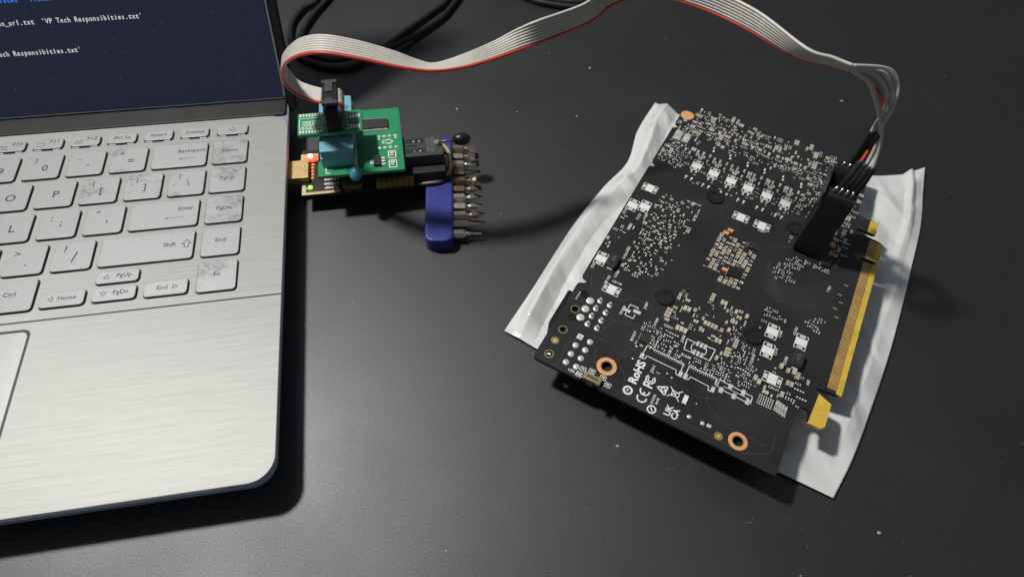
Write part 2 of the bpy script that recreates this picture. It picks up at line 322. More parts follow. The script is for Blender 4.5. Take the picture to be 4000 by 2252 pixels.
for x, y, w_, h_, leg, worn, light in K:
    kk = (w_, h_, worn)
    if kk not in KM:
        a_, b_ = w_/2, h_/2
        mb = MB(); lp = lambda z, i: rr(-a_, a_, -b_, b_, 1.6, 4, z, i)
        mb.stack([lp(0, -0.42), lp(0.03, -0.42), lp(0.06, -0.30), lp(0.07, 0.0), lp(0.85, 0.02), lp(1.03, 0.06), lp(1.12, 0.25)], [1, 1, 1, 1, 0, 0, 0])
        KM[kk] = mb.mesh('key', ['key_worn' if worn else 'key_silver', 'key_side'])
    k = link('key', KM[kk], lap, False, loc=(x, y, DZ+0.0))
    for t, sz, dx, dy in leg:
        z = 1.135
        def mk(m): m.obj('legend', 'key_ink', k)
        if t == 'up': mk(MB().poly([(15.3, -1.6), (15.3, 0.4), (14.3, 0.4), (16.2, 2.6), (18.1, 0.4), (17.1, 0.4), (17.1, -1.6), (15.3, -1.6)], 0.28, z, z+.02).box(0, .01, 0, .01, z, z+.01))
        elif t in ('tu', 'td', 'tl', 'tr'):
            tri = {'tu': [(-1.2, -.8), (1.2, -.8), (0, 1.0)], 'td': [(-1.2, .8), (1.2, .8), (0, -1.0)], 'tl': [(.8, -1.1), (.8, 1.1), (-1.0, 0)], 'tr': [(-.8, -1.1), (-.8, 1.1), (1.0, 0)]}[t]
            tri = [(dx+p_, dy+q_) for p_, q_ in tri]; mk(MB().poly(tri+tri[:1], 0.24, z, z+.02))
        elif t == 'power':
            pts = [(1.35*math.sin(R(a_)), 1.35*math.cos(R(a_))+.2) for a_ in range(35, 330, 20)]; mk(MB().poly(pts, 0.24, z, z+.02).bar((0, .5), (0, 1.9), .24, z, z+.02))
        elif t == 'menu': mk(MB().poly([(dx-1, dy-1), (dx+1, dy-1), (dx+1, dy+1), (dx-1, dy+1), (dx-1, dy-1)], 0.22, z, z+.02))
        elif t == '<' and sz == 2.2: mk(MB().poly([(dx-1.6, dy+.6), (dx-2.6, dy), (dx-1.6, dy-.6)], .2, z, z+.02).bar((dx-2.6, dy), (dx+5, dy), .2, z, z+.02))
        else: link('legend', text_mesh(t, sz*1.06 if len(t) > 1 else sz*1.15, 0.03, 0.02, 'CENTER', 0, 0, 'key_ink'), k, False, loc=(dx, dy, z))
        if t == 'F11': mk(MB().poly([(-4.6, -1.8), (-1.4, -1.8), (-1.4, .6), (-4.6, .6), (-4.6, -1.8)], .2, z, z+.02))
        if t == 'F12': mk(MB().poly([(-5, -1.6), (-3.4, .6)], .24, z, z+.02).poly([(-4, -1.6), (-2.2, .6), (-1.6, .6), (-1.6, -1.6), (-3.2, -1.6)], .24, z, z+.02))
        if t == 'F10': mk(MB().poly([(-4.8, -1.6), (-1.6, -1.6), (-1.6, .4), (-4.8, .4), (-4.8, -1.6)], .2, z, z+.02).bar((-5, .8), (-1.2, -2), .2, z, z+.02))
    if light:
        for s_ in (-1, 1):
            mb = MB()
            for q_ in range(3): mb.box(s_*w_*0.31-1.5+q_*1.05, s_*w_*0.31-1.5+q_*1.05+0.72, -h_/2-0.20, -h_/2-0.02, 0.10, 0.42+0.12*random.random())
            mb.obj('backlight_leak', 'backlight', k)
# hinge strip and lid
mb = MB(); mb.rbox(x0+1, x1-1.0, y1+0.15, y1+15.5, 8, DZ+0.5, 2.0, 0.6, 4); mb.obj('hinge_cover', 'hinge_black', lap)
TH = R(66)
lid = link('lid', None, lap, loc=(0, 37.5, 20.0), rot=(TH, 0, 0))       # local: y up the panel, z towards the user
mb = MB(); mb.rbox(x0+2, 29.6, -8.8, 206, -5.2, 0.0, 3, 0.4, 5); mb.obj('lid_shell', 'bezel_black', lid)
mb = MB(); mb.box(-291, 24.3, -0.3, 190, 0.03, 0.25); mb.obj('display', 'display_panel', lid)
mb = MB(); mb.box(24.6, 25.5, 0.2, 190, 0.03, 0.45); mb.obj('panel_edge', 'chamfer_shiny', lid)
mb = MB(); mb.box(-291, 25.5, -1.0, -0.55, 0.03, 0.35); mb.obj('panel_edge', 'chamfer_shiny', lid)
def term(txt, xs, yb, mat):
    c0 = xs
    for ch in txt:
        if ch != ' ':
            link('screen_character', text_mesh(ch, 3.15, 0.01, 0.035, 'CENTER', 0, 0, mat), lid, False, loc=(c0+0.8, yb+1.15, 0.31)).scale = (0.92, 1.0, 1)
        c0 += 1.597
# keep letters on one baseline: the text meshes are centred per line, so build with a shared baseline instead
def text_mesh_base(ch, size, mat):
    key = ('base', ch, size, mat)
    if key in TC: return TC[key]
    c = bpy.data.curves.new('t', 'FONT'); c.body = ch; c.size = size*S; c.extrude = 0.005*S; c.offset = 0.04*S; c.align_x = 'CENTER'; c.resolution_u = 2
    o = bpy.data.objects.new('t', c); COL.objects.link(o); dg = bpy.context.evaluated_depsgraph_get(); dg.update()
    me = bpy.data.meshes.new_from_object(o.evaluated_get(dg)); bpy.data.objects.remove(o); me.materials.clear(); me.materials.append(MATS[mat]); TC[key] = me; return me
def term(txt, xs, yb, mat):
    c0 = xs
    for ch in txt:
        if ch != ' ':
            o = link('screen_character', text_mesh_base(ch, 3.2, mat), lid, False, loc=(c0+0.8, yb, 0.31))
            o.scale = (0.84 if ch not in 'il.\'_t' else (0.7 if ch == "'" else 1.12), 1.0, 1)
        c0 += 1.597
term('plates', -93.4, 51.1, 'screen_text_blue'); term('Videos', -78.9, 51.1, 'screen_text_blue')
term("eo_url.txt  'VP Tech Responsibities.txt'", -96.3, 41.35, 'screen_text_white')
term("Tech Responsibities.txt'", -102.6, 27.9, 'screen_text_white')

# ------------------------------------------------------------------ programmer stack (same heading as the laptop, local coordinates as the laptop)
def lapthing(name, label, cat, group=None):
    o = thing(name, (LX, LY, -0.3), LAPROT, label, cat, group); o.scale = (KS, KS, KS); return o
prog = lapthing('usb_programmer', 'black chip programmer board with gold usb plug in the side of the laptop', 'programmer')
mb = MB()
PY0, PY1, PXR = -25.2, 6.2, 107.0
def pcb_outline(z, i): 
    L = rr(32.2+i, PXR-i, PY0+i, PY1-i, 11, 8, z); return [(x if not (x < 50) else max(32.2+i, x if x > 44 else 32.2+i), y, z_) for x, y, z_ in L]
mb.stack([pcb_outline(8.5, 0), pcb_outline(10, 0)], [0]*2); mb.obj('circuit_board', 'solder_mask_black', prog)
mb = MB(); gb = [(90.5, -23.7), (97, -23.4), (101, -21.6), (104, -18.6), (105.6, -14.5), (105.9, -8), (105.5, -3), (104, 1), (101.5, 3.4)]
mb.poly([tuple(p) for p in spline(gb, 4)], 1.7, 10.004, 10.05); mb.obj('gold_border', 'pcb_gold_border', prog)
mb = MB(); mb.box(32.4, 50.5, -25.0, -23.4, 10.004, 10.05); mb.box(32.4, 34.2, -23.4, -18.6, 10.005, 10.052); mb.obj('gold_border', 'pcb_gold_border', prog)
mb = MB(); mb.rbox(18, 36.0, -16.4, -4.2, 9.2, 13.4, 0.4, 0.25, 3); mb.obj('usb_plug', 'usb_gold', prog)
mb = MB(); mb.box(33, 34, -9.6, -8.4, 13.38, 13.6); mb.obj('usb_spring', 'pin_steel', prog)
for i in range(5):
    mb = MB(); mb.dome(37.6+0.2*(i == 0), -5.2-2.35*i, 1.25, 0.95, 10, 1.2, 0, 10); mb.obj('solder_joint', 'copper', prog, True)
mb = MB(); mb.rbox(31.8, 40.6, -2.9, 2.3, 10.05, 11.2, 0.4, 0.2, 3); mb.obj('resin_block', 'pcb_gold_border', prog)
mb = MB(); mb.rbox(34.8, 39.4, -3.6, 0.4, 11.2, 12.6, 0.5, 0.3, 3); mb.obj('red_led', 'led_red', prog)
mb = MB(); mb.dome(36.7, -1.0, 1.1, 1.0, 12.6, 0.9, 0, 12); mb.obj('red_led_die', 'led_red_core', prog, True)
mb = MB(); mb.rbox(35.4, 37.5, -21.8, -19.8, 10.05, 11.2, 0.5, 0.3, 3); mb.obj('green_led', 'led_green', prog)
mb = MB(); mb.dome(34.6, -21.3, 0.7, 0.7, 10.05, 0.9, 0, 10); mb.obj('solder_joint', 'solder', prog, True)
for cx_, cy_ in ((44.4, -16.4), (47.3, -16.3), (44.6, -19.4), (47.6, -19.6), (45.0, -22.0), (48.0, -22.0)):
    mb = MB(); mb.box(cx_-1.3, cx_+1.3, cy_-0.6, cy_+0.6, 10.05, 10.6, 1); mb.box(cx_-0.7, cx_+0.7, cy_-0.62, cy_+0.62, 10.3, 10.7, 0); mb.obj('chip_resistor', ['chip_grey', 'solder'], prog)
mb = MB()
for y in (-16.0, -19.2, -22.6): mb.poly([(49.6, y-1), (49.6, y+1), (43, y+1)], 0.25, 10.004, 10.03)
mb.obj('silkscreen', 'silk_white', prog)
mb = MB(); mb.rbox(51.8, 62.0, -25.4, -20.6, 10.05, 13.4, 2.3, 0.5, 6); mb.obj('crystal', 'bronze', prog, True)
for i in range(7):
    mb = MB(); xx = 68.2+2.62*i; mb.rbox(xx, xx+2.45, -25.3, -20.9, 10.05, 14, 0.3, 0.3, 2); mb.obj('pin_header', 'header_yellow', prog)
for i in range(4):
    mb = MB(); mb.tube([(85+i*0.6, -18, 12), (86+i*0.5, -20, 14.5), (87+i*0.3, -21, 12)], 0.18, 6); mb.obj('pin', 'pin_steel', prog)
# black lever socket on the right half
mb = MB(); mb.rbox(58, 102.6, -22.6, -2.6, 10.05, 15.4, 0.8, 0.3, 3); mb.obj('socket_base', 'dull_black', prog)
mb = MB(); mb.rbox(58, 102.4, -17.2, -2.8, 15.4, 21.6, 0.8, 0.4, 3); mb.obj('socket_top', 'grey_black_plastic', prog)
for yy in (-6.6, -13.6):
    mb = MB(); mb.box(84.2, 93.4, yy-1.4, yy+1.6, 21.58, 21.64); mb.obj('socket_slot', 'dull_black', prog)
    for xx in (88.4, 91.2):
        mb = MB(); mb.dome(xx, yy-0.6, 0.62, 0.55, 21.64, 0.5, 0, 8); mb.obj('contact', 'pin_steel', prog, True)
mb = MB(); mb.box(84.2, 89.5, -10.6, -9.4, 21.58, 21.64); mb.obj('socket_slot', 'dull_black', prog)
text('embossed_text', 'TEXTOOL', 2.5, prog, (97.6, -9.8, 21.62), R(90), 'silk_dim', 0.02); text('embossed_text', '2ADLSDAS', 2.0, prog, (95.2, -9.8, 21.62), R(90), 'silk_dim', 0.01)
mb = MB(); mb.ring(99.8, -9.2, 0.5, 1.5, 21.6, 22.5, 20); mb.cyl(99.8, -9.2, 1.2, 21.6, 22.1, 16); mb.obj('rivet', 'pin_steel', prog)
mb = MB(); mb.cyl(103.4, -14, 0.7, 10, 17, 10); mb.obj('lever_pivot', 'pin_steel', prog)
mb = MB(); mb.poly([(93, -14.9), (97.2, -14.9)], 0.16, 15.42, 15.45); mb.bar((96.2, -13.4), (96.2, -16.6), 0.16, 15.42, 15.45); mb.obj('mould_mark', 'silk_dim', prog)
mb = MB(); mb.tube([(100.2, -10.8, 23.6), (108.6, -10.6, 24.0)], 0.62, 10); mb.obj('lever', 'bronze', prog, True)
mb = MB(); pts = [(107.3+9.0*t, -10.8, 24.2) for t in [i/14 for i in range(15)]]; mb.tube(pts, 1, 18, radii=[max(0.25, 3.1*math.sqrt(max(0, 1-((i/14-0.5)*2)**2))) for i in range(15)]); mb.obj('lever_knob', 'black_plastic', prog, True)
text('silkscreen', 'OUT 12345678 GND', 2.0, prog, (95, -21.2, 10.06), R(3), 'silk_dim')

# green voltage adapter board with its blue lever socket
adp = lapthing('adapter_board', 'large green adapter board with light blue lever socket over the black programmer', 'circuit board')
mb = MB(); mb.rbox(42.8, 82.9, -27.8, 16.8, 22.4, 24.0, 0.3, 0.02, 2); mb.obj('circuit_board', 'fr4_green', adp)
mb = MB(); mb.box(42.85, 82.85, -27.83, -27.8, 22.5, 23.9); mb.obj('board_edge', 'fr4_edge_green', adp)
for i in range(8):
    for y in (-5.0, -15.2):
        mb = MB(); mb.box(60.6+2.54*i-.25, 60.6+2.54*i+.25, y-.25, y+.25, 18, 22.5); mb.obj('pin', 'pin_steel', adp)
mb = MB()
mb.poly([(80.9, 14.5), (80.9, -8), (81.4, -24), (79, -26), (75, -26)], 0.28, 24.004, 24.03); mb.poly([(79.4, 12), (79.4, 2), (66, 14)], 0.01, 24.004, 24.01)
mb.poly([(66, 15), (76, 15), (79.4, 13), (79.4, -1)], 0.3, 24.004, 24.03); mb.poly([(44, -26), (48, -26.4), (60, -26.4)], 0.3, 24.004, 24.03)
for i in range(6): mb.bar((65+i*2.1, 9.8), (65+i*2.1, 12.6), 0.3, 24.004, 24.03)
for i in range(5): mb.bar((69+i*1.9, 0), (69.4+i*1.9, -2.6), 0.3, 24.004, 24.03)
mb.obj('trace', 'trace_green', adp)
mb = MB(); mb.poly([(46.4, -13), (46.4, -26.2), (48.4, -26.2)], 0.35, 24.004, 24.04); mb.obj('silkscreen', 'silk_white', adp)
mb = MB(); mb.rbox(64.4, 76.7, 1.6, 8.0, 24.1, 25.4, 0.2, 0.15, 2); ic = mb.obj('integrated_circuit', 'tantalum_black', adp)
for i in range(24):
    for y in (0.6, 8.0):
        mb = MB() if i == 0 and y < 1 else mb
        if i == 0 and y < 1: pass
    mm_ = MB(); mm_.box(64.75+i*.5, 65.0+i*.5, 0.4, 1.65, 24.02, 24.5); mm_.obj('chip_lead', 'solder', ic)
    mm_ = MB(); mm_.box(64.75+i*.5, 65.0+i*.5, 7.95, 9.2, 24.02, 24.5); mm_.obj('chip_lead', 'solder', ic)
for i in range(4):
    for y in (-3.9, -12.0):
        x = 71.8+2.64*i; mb = MB(); mb.ring(x, y, 0.4, 0.85, 24.01, 24.10, 14); mb.cyl(x, y, 0.42, 24.01, 24.4, 8); mb.obj('solder_joint', 'solder', adp)
mb = MB(); mb.poly([(73.6, -7.0), (73.6, -8.9), (76.2, -8.9), (76.2, -9.9), (78.6, -7.95), (76.2, -6.0), (76.2, -7.0), (73.6, -7.0)], 0.42, 24.004, 24.05); mb.obj('silkscreen_arrow', 'silk_white', adp)
for q in ((71.7, -5.6), (79.8, -5.4)): 
    mb = MB(); mb.stack([[(q[0]-.7, q[1]-.5, 24.004), (q[0]+.7, q[1]-.5, 24.004), (q[0], q[1]+.7, 24.004)], [(q[0]-.7, q[1]-.5, 24.05), (q[0]+.7, q[1]-.5, 24.05), (q[0], q[1]+.7, 24.05)]], [0, 0]); mb.obj('silkscreen', 'silk_white', adp)
mb = MB(); mb.rbox(68.6, 72.0, -24.6, -18.6, 24.05, 25.6, 0.2, 0.2, 2); ic = mb.obj('regulator', 'chip_black', adp)
for y in (-19.6, -21.5, -23.6):
    mb = MB(); mb.rbox(72.0, 74.2, y-.55, y+.55, 24.02, 24.7, .3, .2, 3); mb.obj('chip_lead', 'solder', ic)
mb = MB(); mb.box(66.8, 68.6, -22.8, -20.2, 24.02, 24.4); mb.obj('chip_lead', 'solder', ic)
for y in (-17.0, -23.4):
    mb = MB(); mb.box(76.6, 78.4, y-1.4, y+1.4, 24.05, 24.5, 1); mb.box(76.55, 78.45, y-.7, y+.7, 24.05, 24.9, 0); mb.obj('chip_resistor', ['chip_grey', 'solder'], adp)
    mb = MB(); mb.poly([(75.8, y-2.4), (79.2, y-2.4), (79.2, y+2.4), (75.8, y+2.4), (75.8, y-2.4)], 0.4, 24.004, 24.05); mb.obj('silkscreen', 'silk_white', adp)
text('silkscreen', '1.8V-Adapter', 2.6, adp, (65.6, -14.5, 24.02), R(-90), 'silk_dim')
# blue lever socket
mb = MB(); mb.rbox(44.6, 61.0, -22.3, 17.2, 24.05, 29.5, 1.2, 0.2, 4); mb.obj('socket_base', 'zif_blue', adp)
mb = MB(); mb.rbox(45.0, 60.6, -22.2, 16.8, 29.5, 34.0, 1.6, 0.5, 4); mb.obj('socket_top', 'zif_blue', adp, False)
for xx in (47.9, 55.5):
    mb = MB(); mb.box(xx-1.0, xx+1.0, -13.0, 11.5, 33.98, 34.05); mb.obj('socket_slot', 'zif_blue_dark', adp)
mb = MB(); mb.box(56.4, 58.8, 6.0, 9.2, 33.98, 34.06); mb.obj('socket_slot', 'zif_blue_dark', adp)
mb = MB(); mb.ring(52.8, -19.6, 0.5, 1.5, 33.95, 34.3, 20); mb.cyl(52.8, -19.6, 0.9, 33.9, 34.2, 12); mb.obj('rivet', 'pin_steel', adp)
text('embossed_text', '3TDGL', 2.4, adp, (51.0, -17.0, 34.03), R(180), 'zif_blue_dark')
mb = MB(); mb.tube([(60.9, -16.5, 31.5), (61.2, -20, 30.5), (60.6, -27.5, 26)], 0.62, 10); mb.obj('lever', 'bit_steel', adp, True)
mb = MB(); A0 = Vector((60.4, -26.4, 27.2)); D0 = Vector((-0.1, -0.80, -0.62)).normalized()
mb.tube([A0+D0*(7.0*i/12) for i in range(13)], 1, 18, radii=[max(0.3, 2.9*math.sqrt(max(0, 1-((i/12-0.5)*2)**2))) for i in range(13)]); mb.obj('lever_knob', 'teal_knob', adp, True)

# small green breakout plugged into the blue socket
brk = lapthing('breakout_board', 'small green breakout board plugged on top, carrying the black ribbon connector', 'circuit board')
BZ = 38.0
mb = MB(); mb.rbox(36.2, 65.5, -14.6, 0.2, BZ-1.6, BZ, 0.2, 0.02, 2); mb.obj('circuit_board', 'fr4_green', brk)
mb = MB(); mb.box(36.25, 65.45, -14.63, -14.6, BZ-1.5, BZ-0.1); mb.obj('board_edge', 'fr4_edge_green', brk)
for i in range(8):
    for y in (-1.2, -12.6):
        mb = MB(); mb.rbox(37.4+1.36*i-.42, 37.4+1.36*i+.42, y-1.0, y+1.0, BZ, BZ+.12, .35, .05, 3); mb.obj('solder_pad', 'solder', brk)
for i in range(4):
    for y in (-4.2, -11.2):
        mb = MB(); mb.rbox(60.3+1.3*i-.42, 60.3+1.3*i+.42, y-1.35, y+1.35, BZ, BZ+.14, .38, .05, 3); mb.obj('solder_pad', 'solder', brk)
mb = MB(); mb.poly([(37, -3.4), (47.4, -3.2), (47.4, -10.6), (37, -10.8), (37, -3.4)], 0.26, BZ+.004, BZ+.04)
mb.poly([(42.0, -5.4), (43.0, -5.4), (43.0, -8.6), (42, -8.6), (42, -5.4)], .24, BZ+.004, BZ+.04)
mb.obj('silkscreen', 'silk_white', brk)
mb = MB()
for i in range(4): mb.bar((38.4, -5.6-i*.85), (41.9, -5.6-i*.85), .3, BZ+.004, BZ+.04); mb.bar((43.2, -5.6-i*.85), (46.6, -5.6-i*.85), .3, BZ+.004, BZ+.04)
mb.obj('silkscreen', 'silk_white', brk)
mb = MB(); mb.poly([(58, -1.2), (63, -1.1), (64.6, -2.8)], .34, BZ+.004, BZ+.04); mb.poly([(60, -7.8), (65, -7.6), (65, -6.6)], .3, BZ+.004, BZ+.04); mb.poly([(48, -13.6), (60, -13.8)], .34, BZ+.004, BZ+.04); mb.obj('trace', 'trace_green', brk)
text('silkscreen', '25XXXA', 2.5, brk, (42.4, -9.7, BZ+.03), R(180), 'silk_white')
for x, y in ((58.4, -2.6), (58.6, -5.2), (58.8, -7.6), (58.9, -10.2), (58.9, -12.6), (48.4, -11.4), (48.8, -7), (48.6, -4)):
    mb = MB(); mb.dome(x, y, .55, .55, BZ, .6, 0, 8); mb.obj('solder_joint', 'solder', brk, True)
for i in range(8):
    for y in (-1.2, -12.6):
        if i % 2 == 0:
            mb = MB(); mb.box(47.6+1.9*i*.5, 48.0+1.9*i*.5, y-.2, y+.2, 33.5, BZ-1.5); mb.obj('pin', 'pin_steel', brk)
for i in range(4):
    for x in (51.7, 54.3):
        mb = MB(); mb.box(x-.3, x+.3, -10.6+2.54*i-.3, -10.6+2.54*i+.3, BZ-2.5, BZ+8); mb.obj('pin', 'pin_steel', brk)

# ------------------------------------------------------------------ ribbon cable with socket, fanned wires and test clip
rib = thing('ribbon_cable', (LX, LY, 0), LAPROT, 'grey ribbon cable with red edge wire, from black socket to tall black test clip', 'cable')
inv = Matrix.Rotation(-LAPROT, 4, 'Z') @ Matrix.Translation((-LX, -LY, 0))
def wl(p): return inv @ Vector(p)
sock = link('cable_socket', MB().rbox(49.9, 56.4, -14.0, 1.2, BZ+0.15, 51.0, 0.4, 0.3, 3).sc(KS, -.3).mesh('cable_socket', ['black_plastic']), rib)
MB().rbox(50.3, 56.6, -14.4, 1.5, 52.9, 54.0, 0.3, 0.2, 3).sc(KS, -.3).obj('strain_relief', 'black_plastic', sock)
MB().rbox(50.0, 56.9, -14.6, -12.4, 53.2, 54.8, 0.3, 0.2, 3).sc(KS, -.3).obj('strain_relief', 'grey_black_plastic', sock)
MB().rbox(50.0, 56.9, 0.0, 2.0, 53.2, 54.8, 0.3, 0.2, 3).sc(KS, -.3).obj('strain_relief', 'grey_black_plastic', sock)
MB().rbox(51.4, 55.0, -6.0, 0.2, 53.9, 54.7, 0.3, 0.2, 3).sc(KS, -.3).obj('strain_relief', 'grey_black_plastic', sock)
MB().rbox(51.4, 55.0, -12.5, -10.6, 53.9, 54.6, 0.3, 0.2, 3).sc(KS, -.3).obj('strain_relief', 'grey_black_plastic', sock)
RED = [(-87.2, 225.5, 49.9), (-93.2, 226.5, 50.3), (-98.3, 227.6, 51.8), (-101.2, 227.1, 55.6), (-101.0, 224.1, 62.6), (-96.8, 218.5, 71.8), (-90.7, 212.6, 80.1), (-83.8, 209.4, 85.2), (-75.6, 207.7, 87.8), (-63.7, 207.9, 86.5), (-49.6, 209.0, 83.2), (-41.1, 210.6, 81.2), (-35.3, 211.9, 80.4), (-29.6, 214.3, 79.6), (-20.9, 218.7, 79.0), (-11.2, 225.9, 78.2), (-2.1, 232.3, 78.4), (6.1, 235.5, 80.4), (24.6, 244.6, 84.7), (33.5, 250.9, 89.1), (48.6, 248.0, 95.2), (62.4, 235.9, 99.3), (77.1, 221.2, 101.3), (92.6, 203.9, 102.3), (101.5, 199.9, 103.0), (109.2, 195.8, 103.7)]
GREY = [(-88.9, 234.9, 50.3), (-94.6, 235.9, 50.8), (-99.8, 237.1, 52.2), (-102.1, 236.6, 57.2), (-102.2, 233.5, 64.0), (-99.0, 227.9, 71.4), (-92.5, 222.0, 80.4), (-85.5, 218.8, 86.6), (-76.8, 217.1, 89.5), (-65.3, 217.2, 88.1), (-52.0, 218.2, 83.9), (-43.5, 219.7, 79.5), (-37.6, 220.7, 77.4), (-31.8, 223.4, 77.4), (-22.8, 228.1, 78.9), (-13.9, 235.0, 79.7), (-5.3, 236.4, 84.8), (2.8, 236.5, 89.4), (20.8, 243.8, 93.5), (29.0, 251.1, 97.6), (46.4, 246.3, 104.4), (63.4, 234.0, 108.6), (79.1, 218.4, 110.2), (92.3, 198.3, 110.1), (99.9, 193.8, 110.3), (105.6, 189.9, 110.4)]
ends = []
NW = 8
rs = spline(RED, 6); gs = spline(GREY, 6)
for i in range(NW):
    t = (i+0.5)/NW; pts = []
    for k in range(len(rs)):
        d = gs[k]-rs[k]; pts.append(wl(rs[k]+d*t))
    mb = MB(); mb.tube(pts, 0.585, 10); mb.obj('ribbon_wire', 'wire_red' if i == 0 else 'wire_grey', rib, True); ends.append(pts[-1])
# short stub of the ribbon coming out on the far side of the socket and folding down
for i in range(NW):
    yy = -11.9+i*1.38; mb = MB(); mb.tube([(55.5, yy, 52.1), (57.4, yy, 52.0), (58.4, yy, 50.6), (58.5, yy, 47.5)], 0.7, 8); mb.sc(KS, -.3).obj('ribbon_wire', 'wire_red' if i == 0 else 'wire_grey', rib, True)
WIRES = [[(116.6, 194.8, 100.9), (124.3, 197.3, 94.2), (130.1, 200.3, 86.5), (134.7, 203.4, 76.9), (136.2, 203.5, 68.3), (133.3, 199.1, 60.7)], [(115.2, 193.4, 101.9), (121.1, 194.9, 95.2), (128.3, 197.3, 85.5), (134.5, 200.8, 74.9), (135.7, 199.6, 67.3), (135.0, 197.6, 60.7)], [(116.0, 192.7, 101.9), (122.1, 193.9, 94.2), (128.4, 195.8, 85.5), (135.8, 200.0, 72.9), (137.2, 198.7, 65.3), (135.9, 196.1, 60.7)], [(116.6, 194.7, 103.9), (123.5, 195.2, 98.2), (127.3, 195.0, 92.5), (131.8, 196.8, 80.9), (136.2, 198.6, 71.3), (137.3, 195.8, 60.7)], [(115.9, 194.1, 104.9), (122.9, 193.8, 99.2), (126.4, 193.8, 91.5), (128.3, 196.1, 85.9), (130.8, 200.2, 79.3), (133.2, 202.0, 73.7)], [(117.9, 194.1, 105.9), (123.5, 194.4, 101.2), (127.0, 194.0, 94.5), (129.3, 195.8, 86.9), (131.7, 201.5, 79.3), (132.1, 201.9, 73.7)], [(119.7, 195.4, 105.9), (125.5, 195.4, 101.2), (128.1, 195.2, 95.5), (129.8, 195.9, 86.9), (132.4, 201.2, 79.3), (133.9, 201.7, 73.7)], [(120.6, 195.9, 105.9), (126.3, 195.5, 101.2), (128.2, 193.6, 95.5), (130.2, 195.1, 86.9), (133.0, 200.4, 79.3), (134.5, 200.5, 73.7)]]
SB = [(128.9, 195.1, 49.8), (130.5, 194.5, 49.8), (132.5, 193.0, 49.8), (133.9, 191.6, 49.8), (136.4, 209.1, 49.8), (137.5, 208.8, 49.8), (138.3, 208.5, 49.8), (139.2, 208.1, 49.8)]
for i in range(NW):
    pts = [ends[i]]+[wl(p) for p in WIRES[i]]
    mb = MB(); mb.tube(spline(pts, 8), 0.66, 8); mb.obj('loose_wire', 'wire_red' if i == 0 else 'wire_grey', rib, True)
    a_ = wl(WIRES[i][-1]); pb = wl(SB[i]); d = (a_-pts[-2]).normalized()
    mb = MB(); mb.tube(spline([a_-d*1.2, a_+(pb-a_)*0.3+d*0.6, a_+(pb-a_)*0.7, pb], 4), 1.35, 10); mb.obj('heat_shrink_sleeve', 'sleeve_black', rib, True)
# test clip stands on the graphics card (board coordinates: see below)
GX, GY, GROT, ZB = 153.05, 186.91, math.atan2(-0.429376, 0.903126), 16.60
gm = Matrix.Translation((GX, GY, 0)) @ Matrix.Rotation(GROT, 4, 'Z')
clip = link('test_clip', None, rib); clip.matrix_parent_inverse = Matrix.Identity(4)
lm = (Matrix.Rotation(-LAPROT, 4, 'Z') @ Matrix.Translation((-LX, -LY, 0))) @ gm
lm.translation.z -= 8.1
clip.location = lm.translation*S; clip.rotation_euler = lm.to_euler()
def hexa(name, b, t, mat, par, bev=0.4):
    # frustum between two rectangles (x0,x1,y0,y1,z)
    mb = MB(); lp = lambda q, i: rr(q[0], q[1], q[2], q[3], 0.3, 2, q[4], i)
    mid = [(b[k]*0.06+t[k]*0.94) for k in range(5)]
    mb.stack([lp(b, 0), lp(mid, 0), lp(t, bev)], [0]*3); return mb.obj(name, mat, par)
hexa('clip_lever', (-30.2, -18.6, -12.2, -6.4, 33), (-29.4, -18.2, -11.6, -5.6, 60.5), 'dull_black', clip)
hexa('clip_jaw', (-29.8, -19.2, -11.0, -6.8, 26.0), (-30.1, -18.7, -12.1, -6.5, 33.2), 'dull_black', clip)
hexa('clip_lever', (-30.0, -18.8, -5.8, -1.6, 33), (-29.8, -19.2, 4.2, 10.2, 62), 'dull_black', clip)
hexa('clip_jaw', (-29.4, -19.6, -6.4, -3.2, 26.0), (-29.9, -18.9, -6.0, -1.7, 33.2), 'dull_black', clip)
MB().tube([(-30.8, -6, 42), (-18.0, -6, 42)], 1.6, 14).obj('clip_hinge_pin', 'black_plastic', clip, True)
MB().rbox(-30.9, -30.1, -11.4, 8.0, 54, 61.2, .2, .15, 2).obj('clip_rail', 'grey_black_plastic', clip)
for i in range(4):
    MB().tube([(-27.6+2.3*i, -8.6, 60.2), (-27.4+2.3*i, -8.6, 62.2), (-26.8+2.0*i, -8.0, 63.4)], 0.45, 8).obj('clip_terminal', 'pin_steel', clip, True)
    MB().tube([(-27.6+2.3*i, 7.2, 61.8), (-27.4+2.3*i, 7.4, 63.4)], 0.45, 8).obj('clip_terminal', 'pin_steel', clip, True)

# ------------------------------------------------------------------ bit holder and bits
HR = LAPROT-math.atan2(6.2, 58)
hb = lambda x, y: (Matrix.Translation((LX, LY, 0)) @ Matrix.Rotation(LAPROT, 4, 'Z')) @ Vector((x*KS, y*KS, 0))
o_ = hb(105.3, -25.2)           # middle of the outer face of the holder
HL = 36.3
hold = thing('bit_holder', tuple(o_), HR, 'blue plastic screwdriver bit holder lying on the table beside the programmer', 'bit holder'); hold.scale = (KS, KS, KS)
mb = MB(); lp = lambda z, i: rr(-13.5, 0, -HL, HL, 4.2, 8, z, i)
mb.stack([lp(0.02, 0.6), lp(0.5, 0.0), lp(6.9, 0.0), lp(7.5, 0.18), lp(7.85, 0.55), lp(8.0, 1.1)], [0]*6); mb.obj('holder_body', 'holder_blue', hold)
mb = MB(); mb.box(-13.65, 0.12, -HL+5, HL-5, 3.6, 3.75); mb.obj('mould_line', 'holder_blue', hold)
BT = ('flat', 'flat', 'flat', 'hex', 'hexball', 'phillips', 'phillips', 'pozi', 'phillips', 'torx', 'small flat')
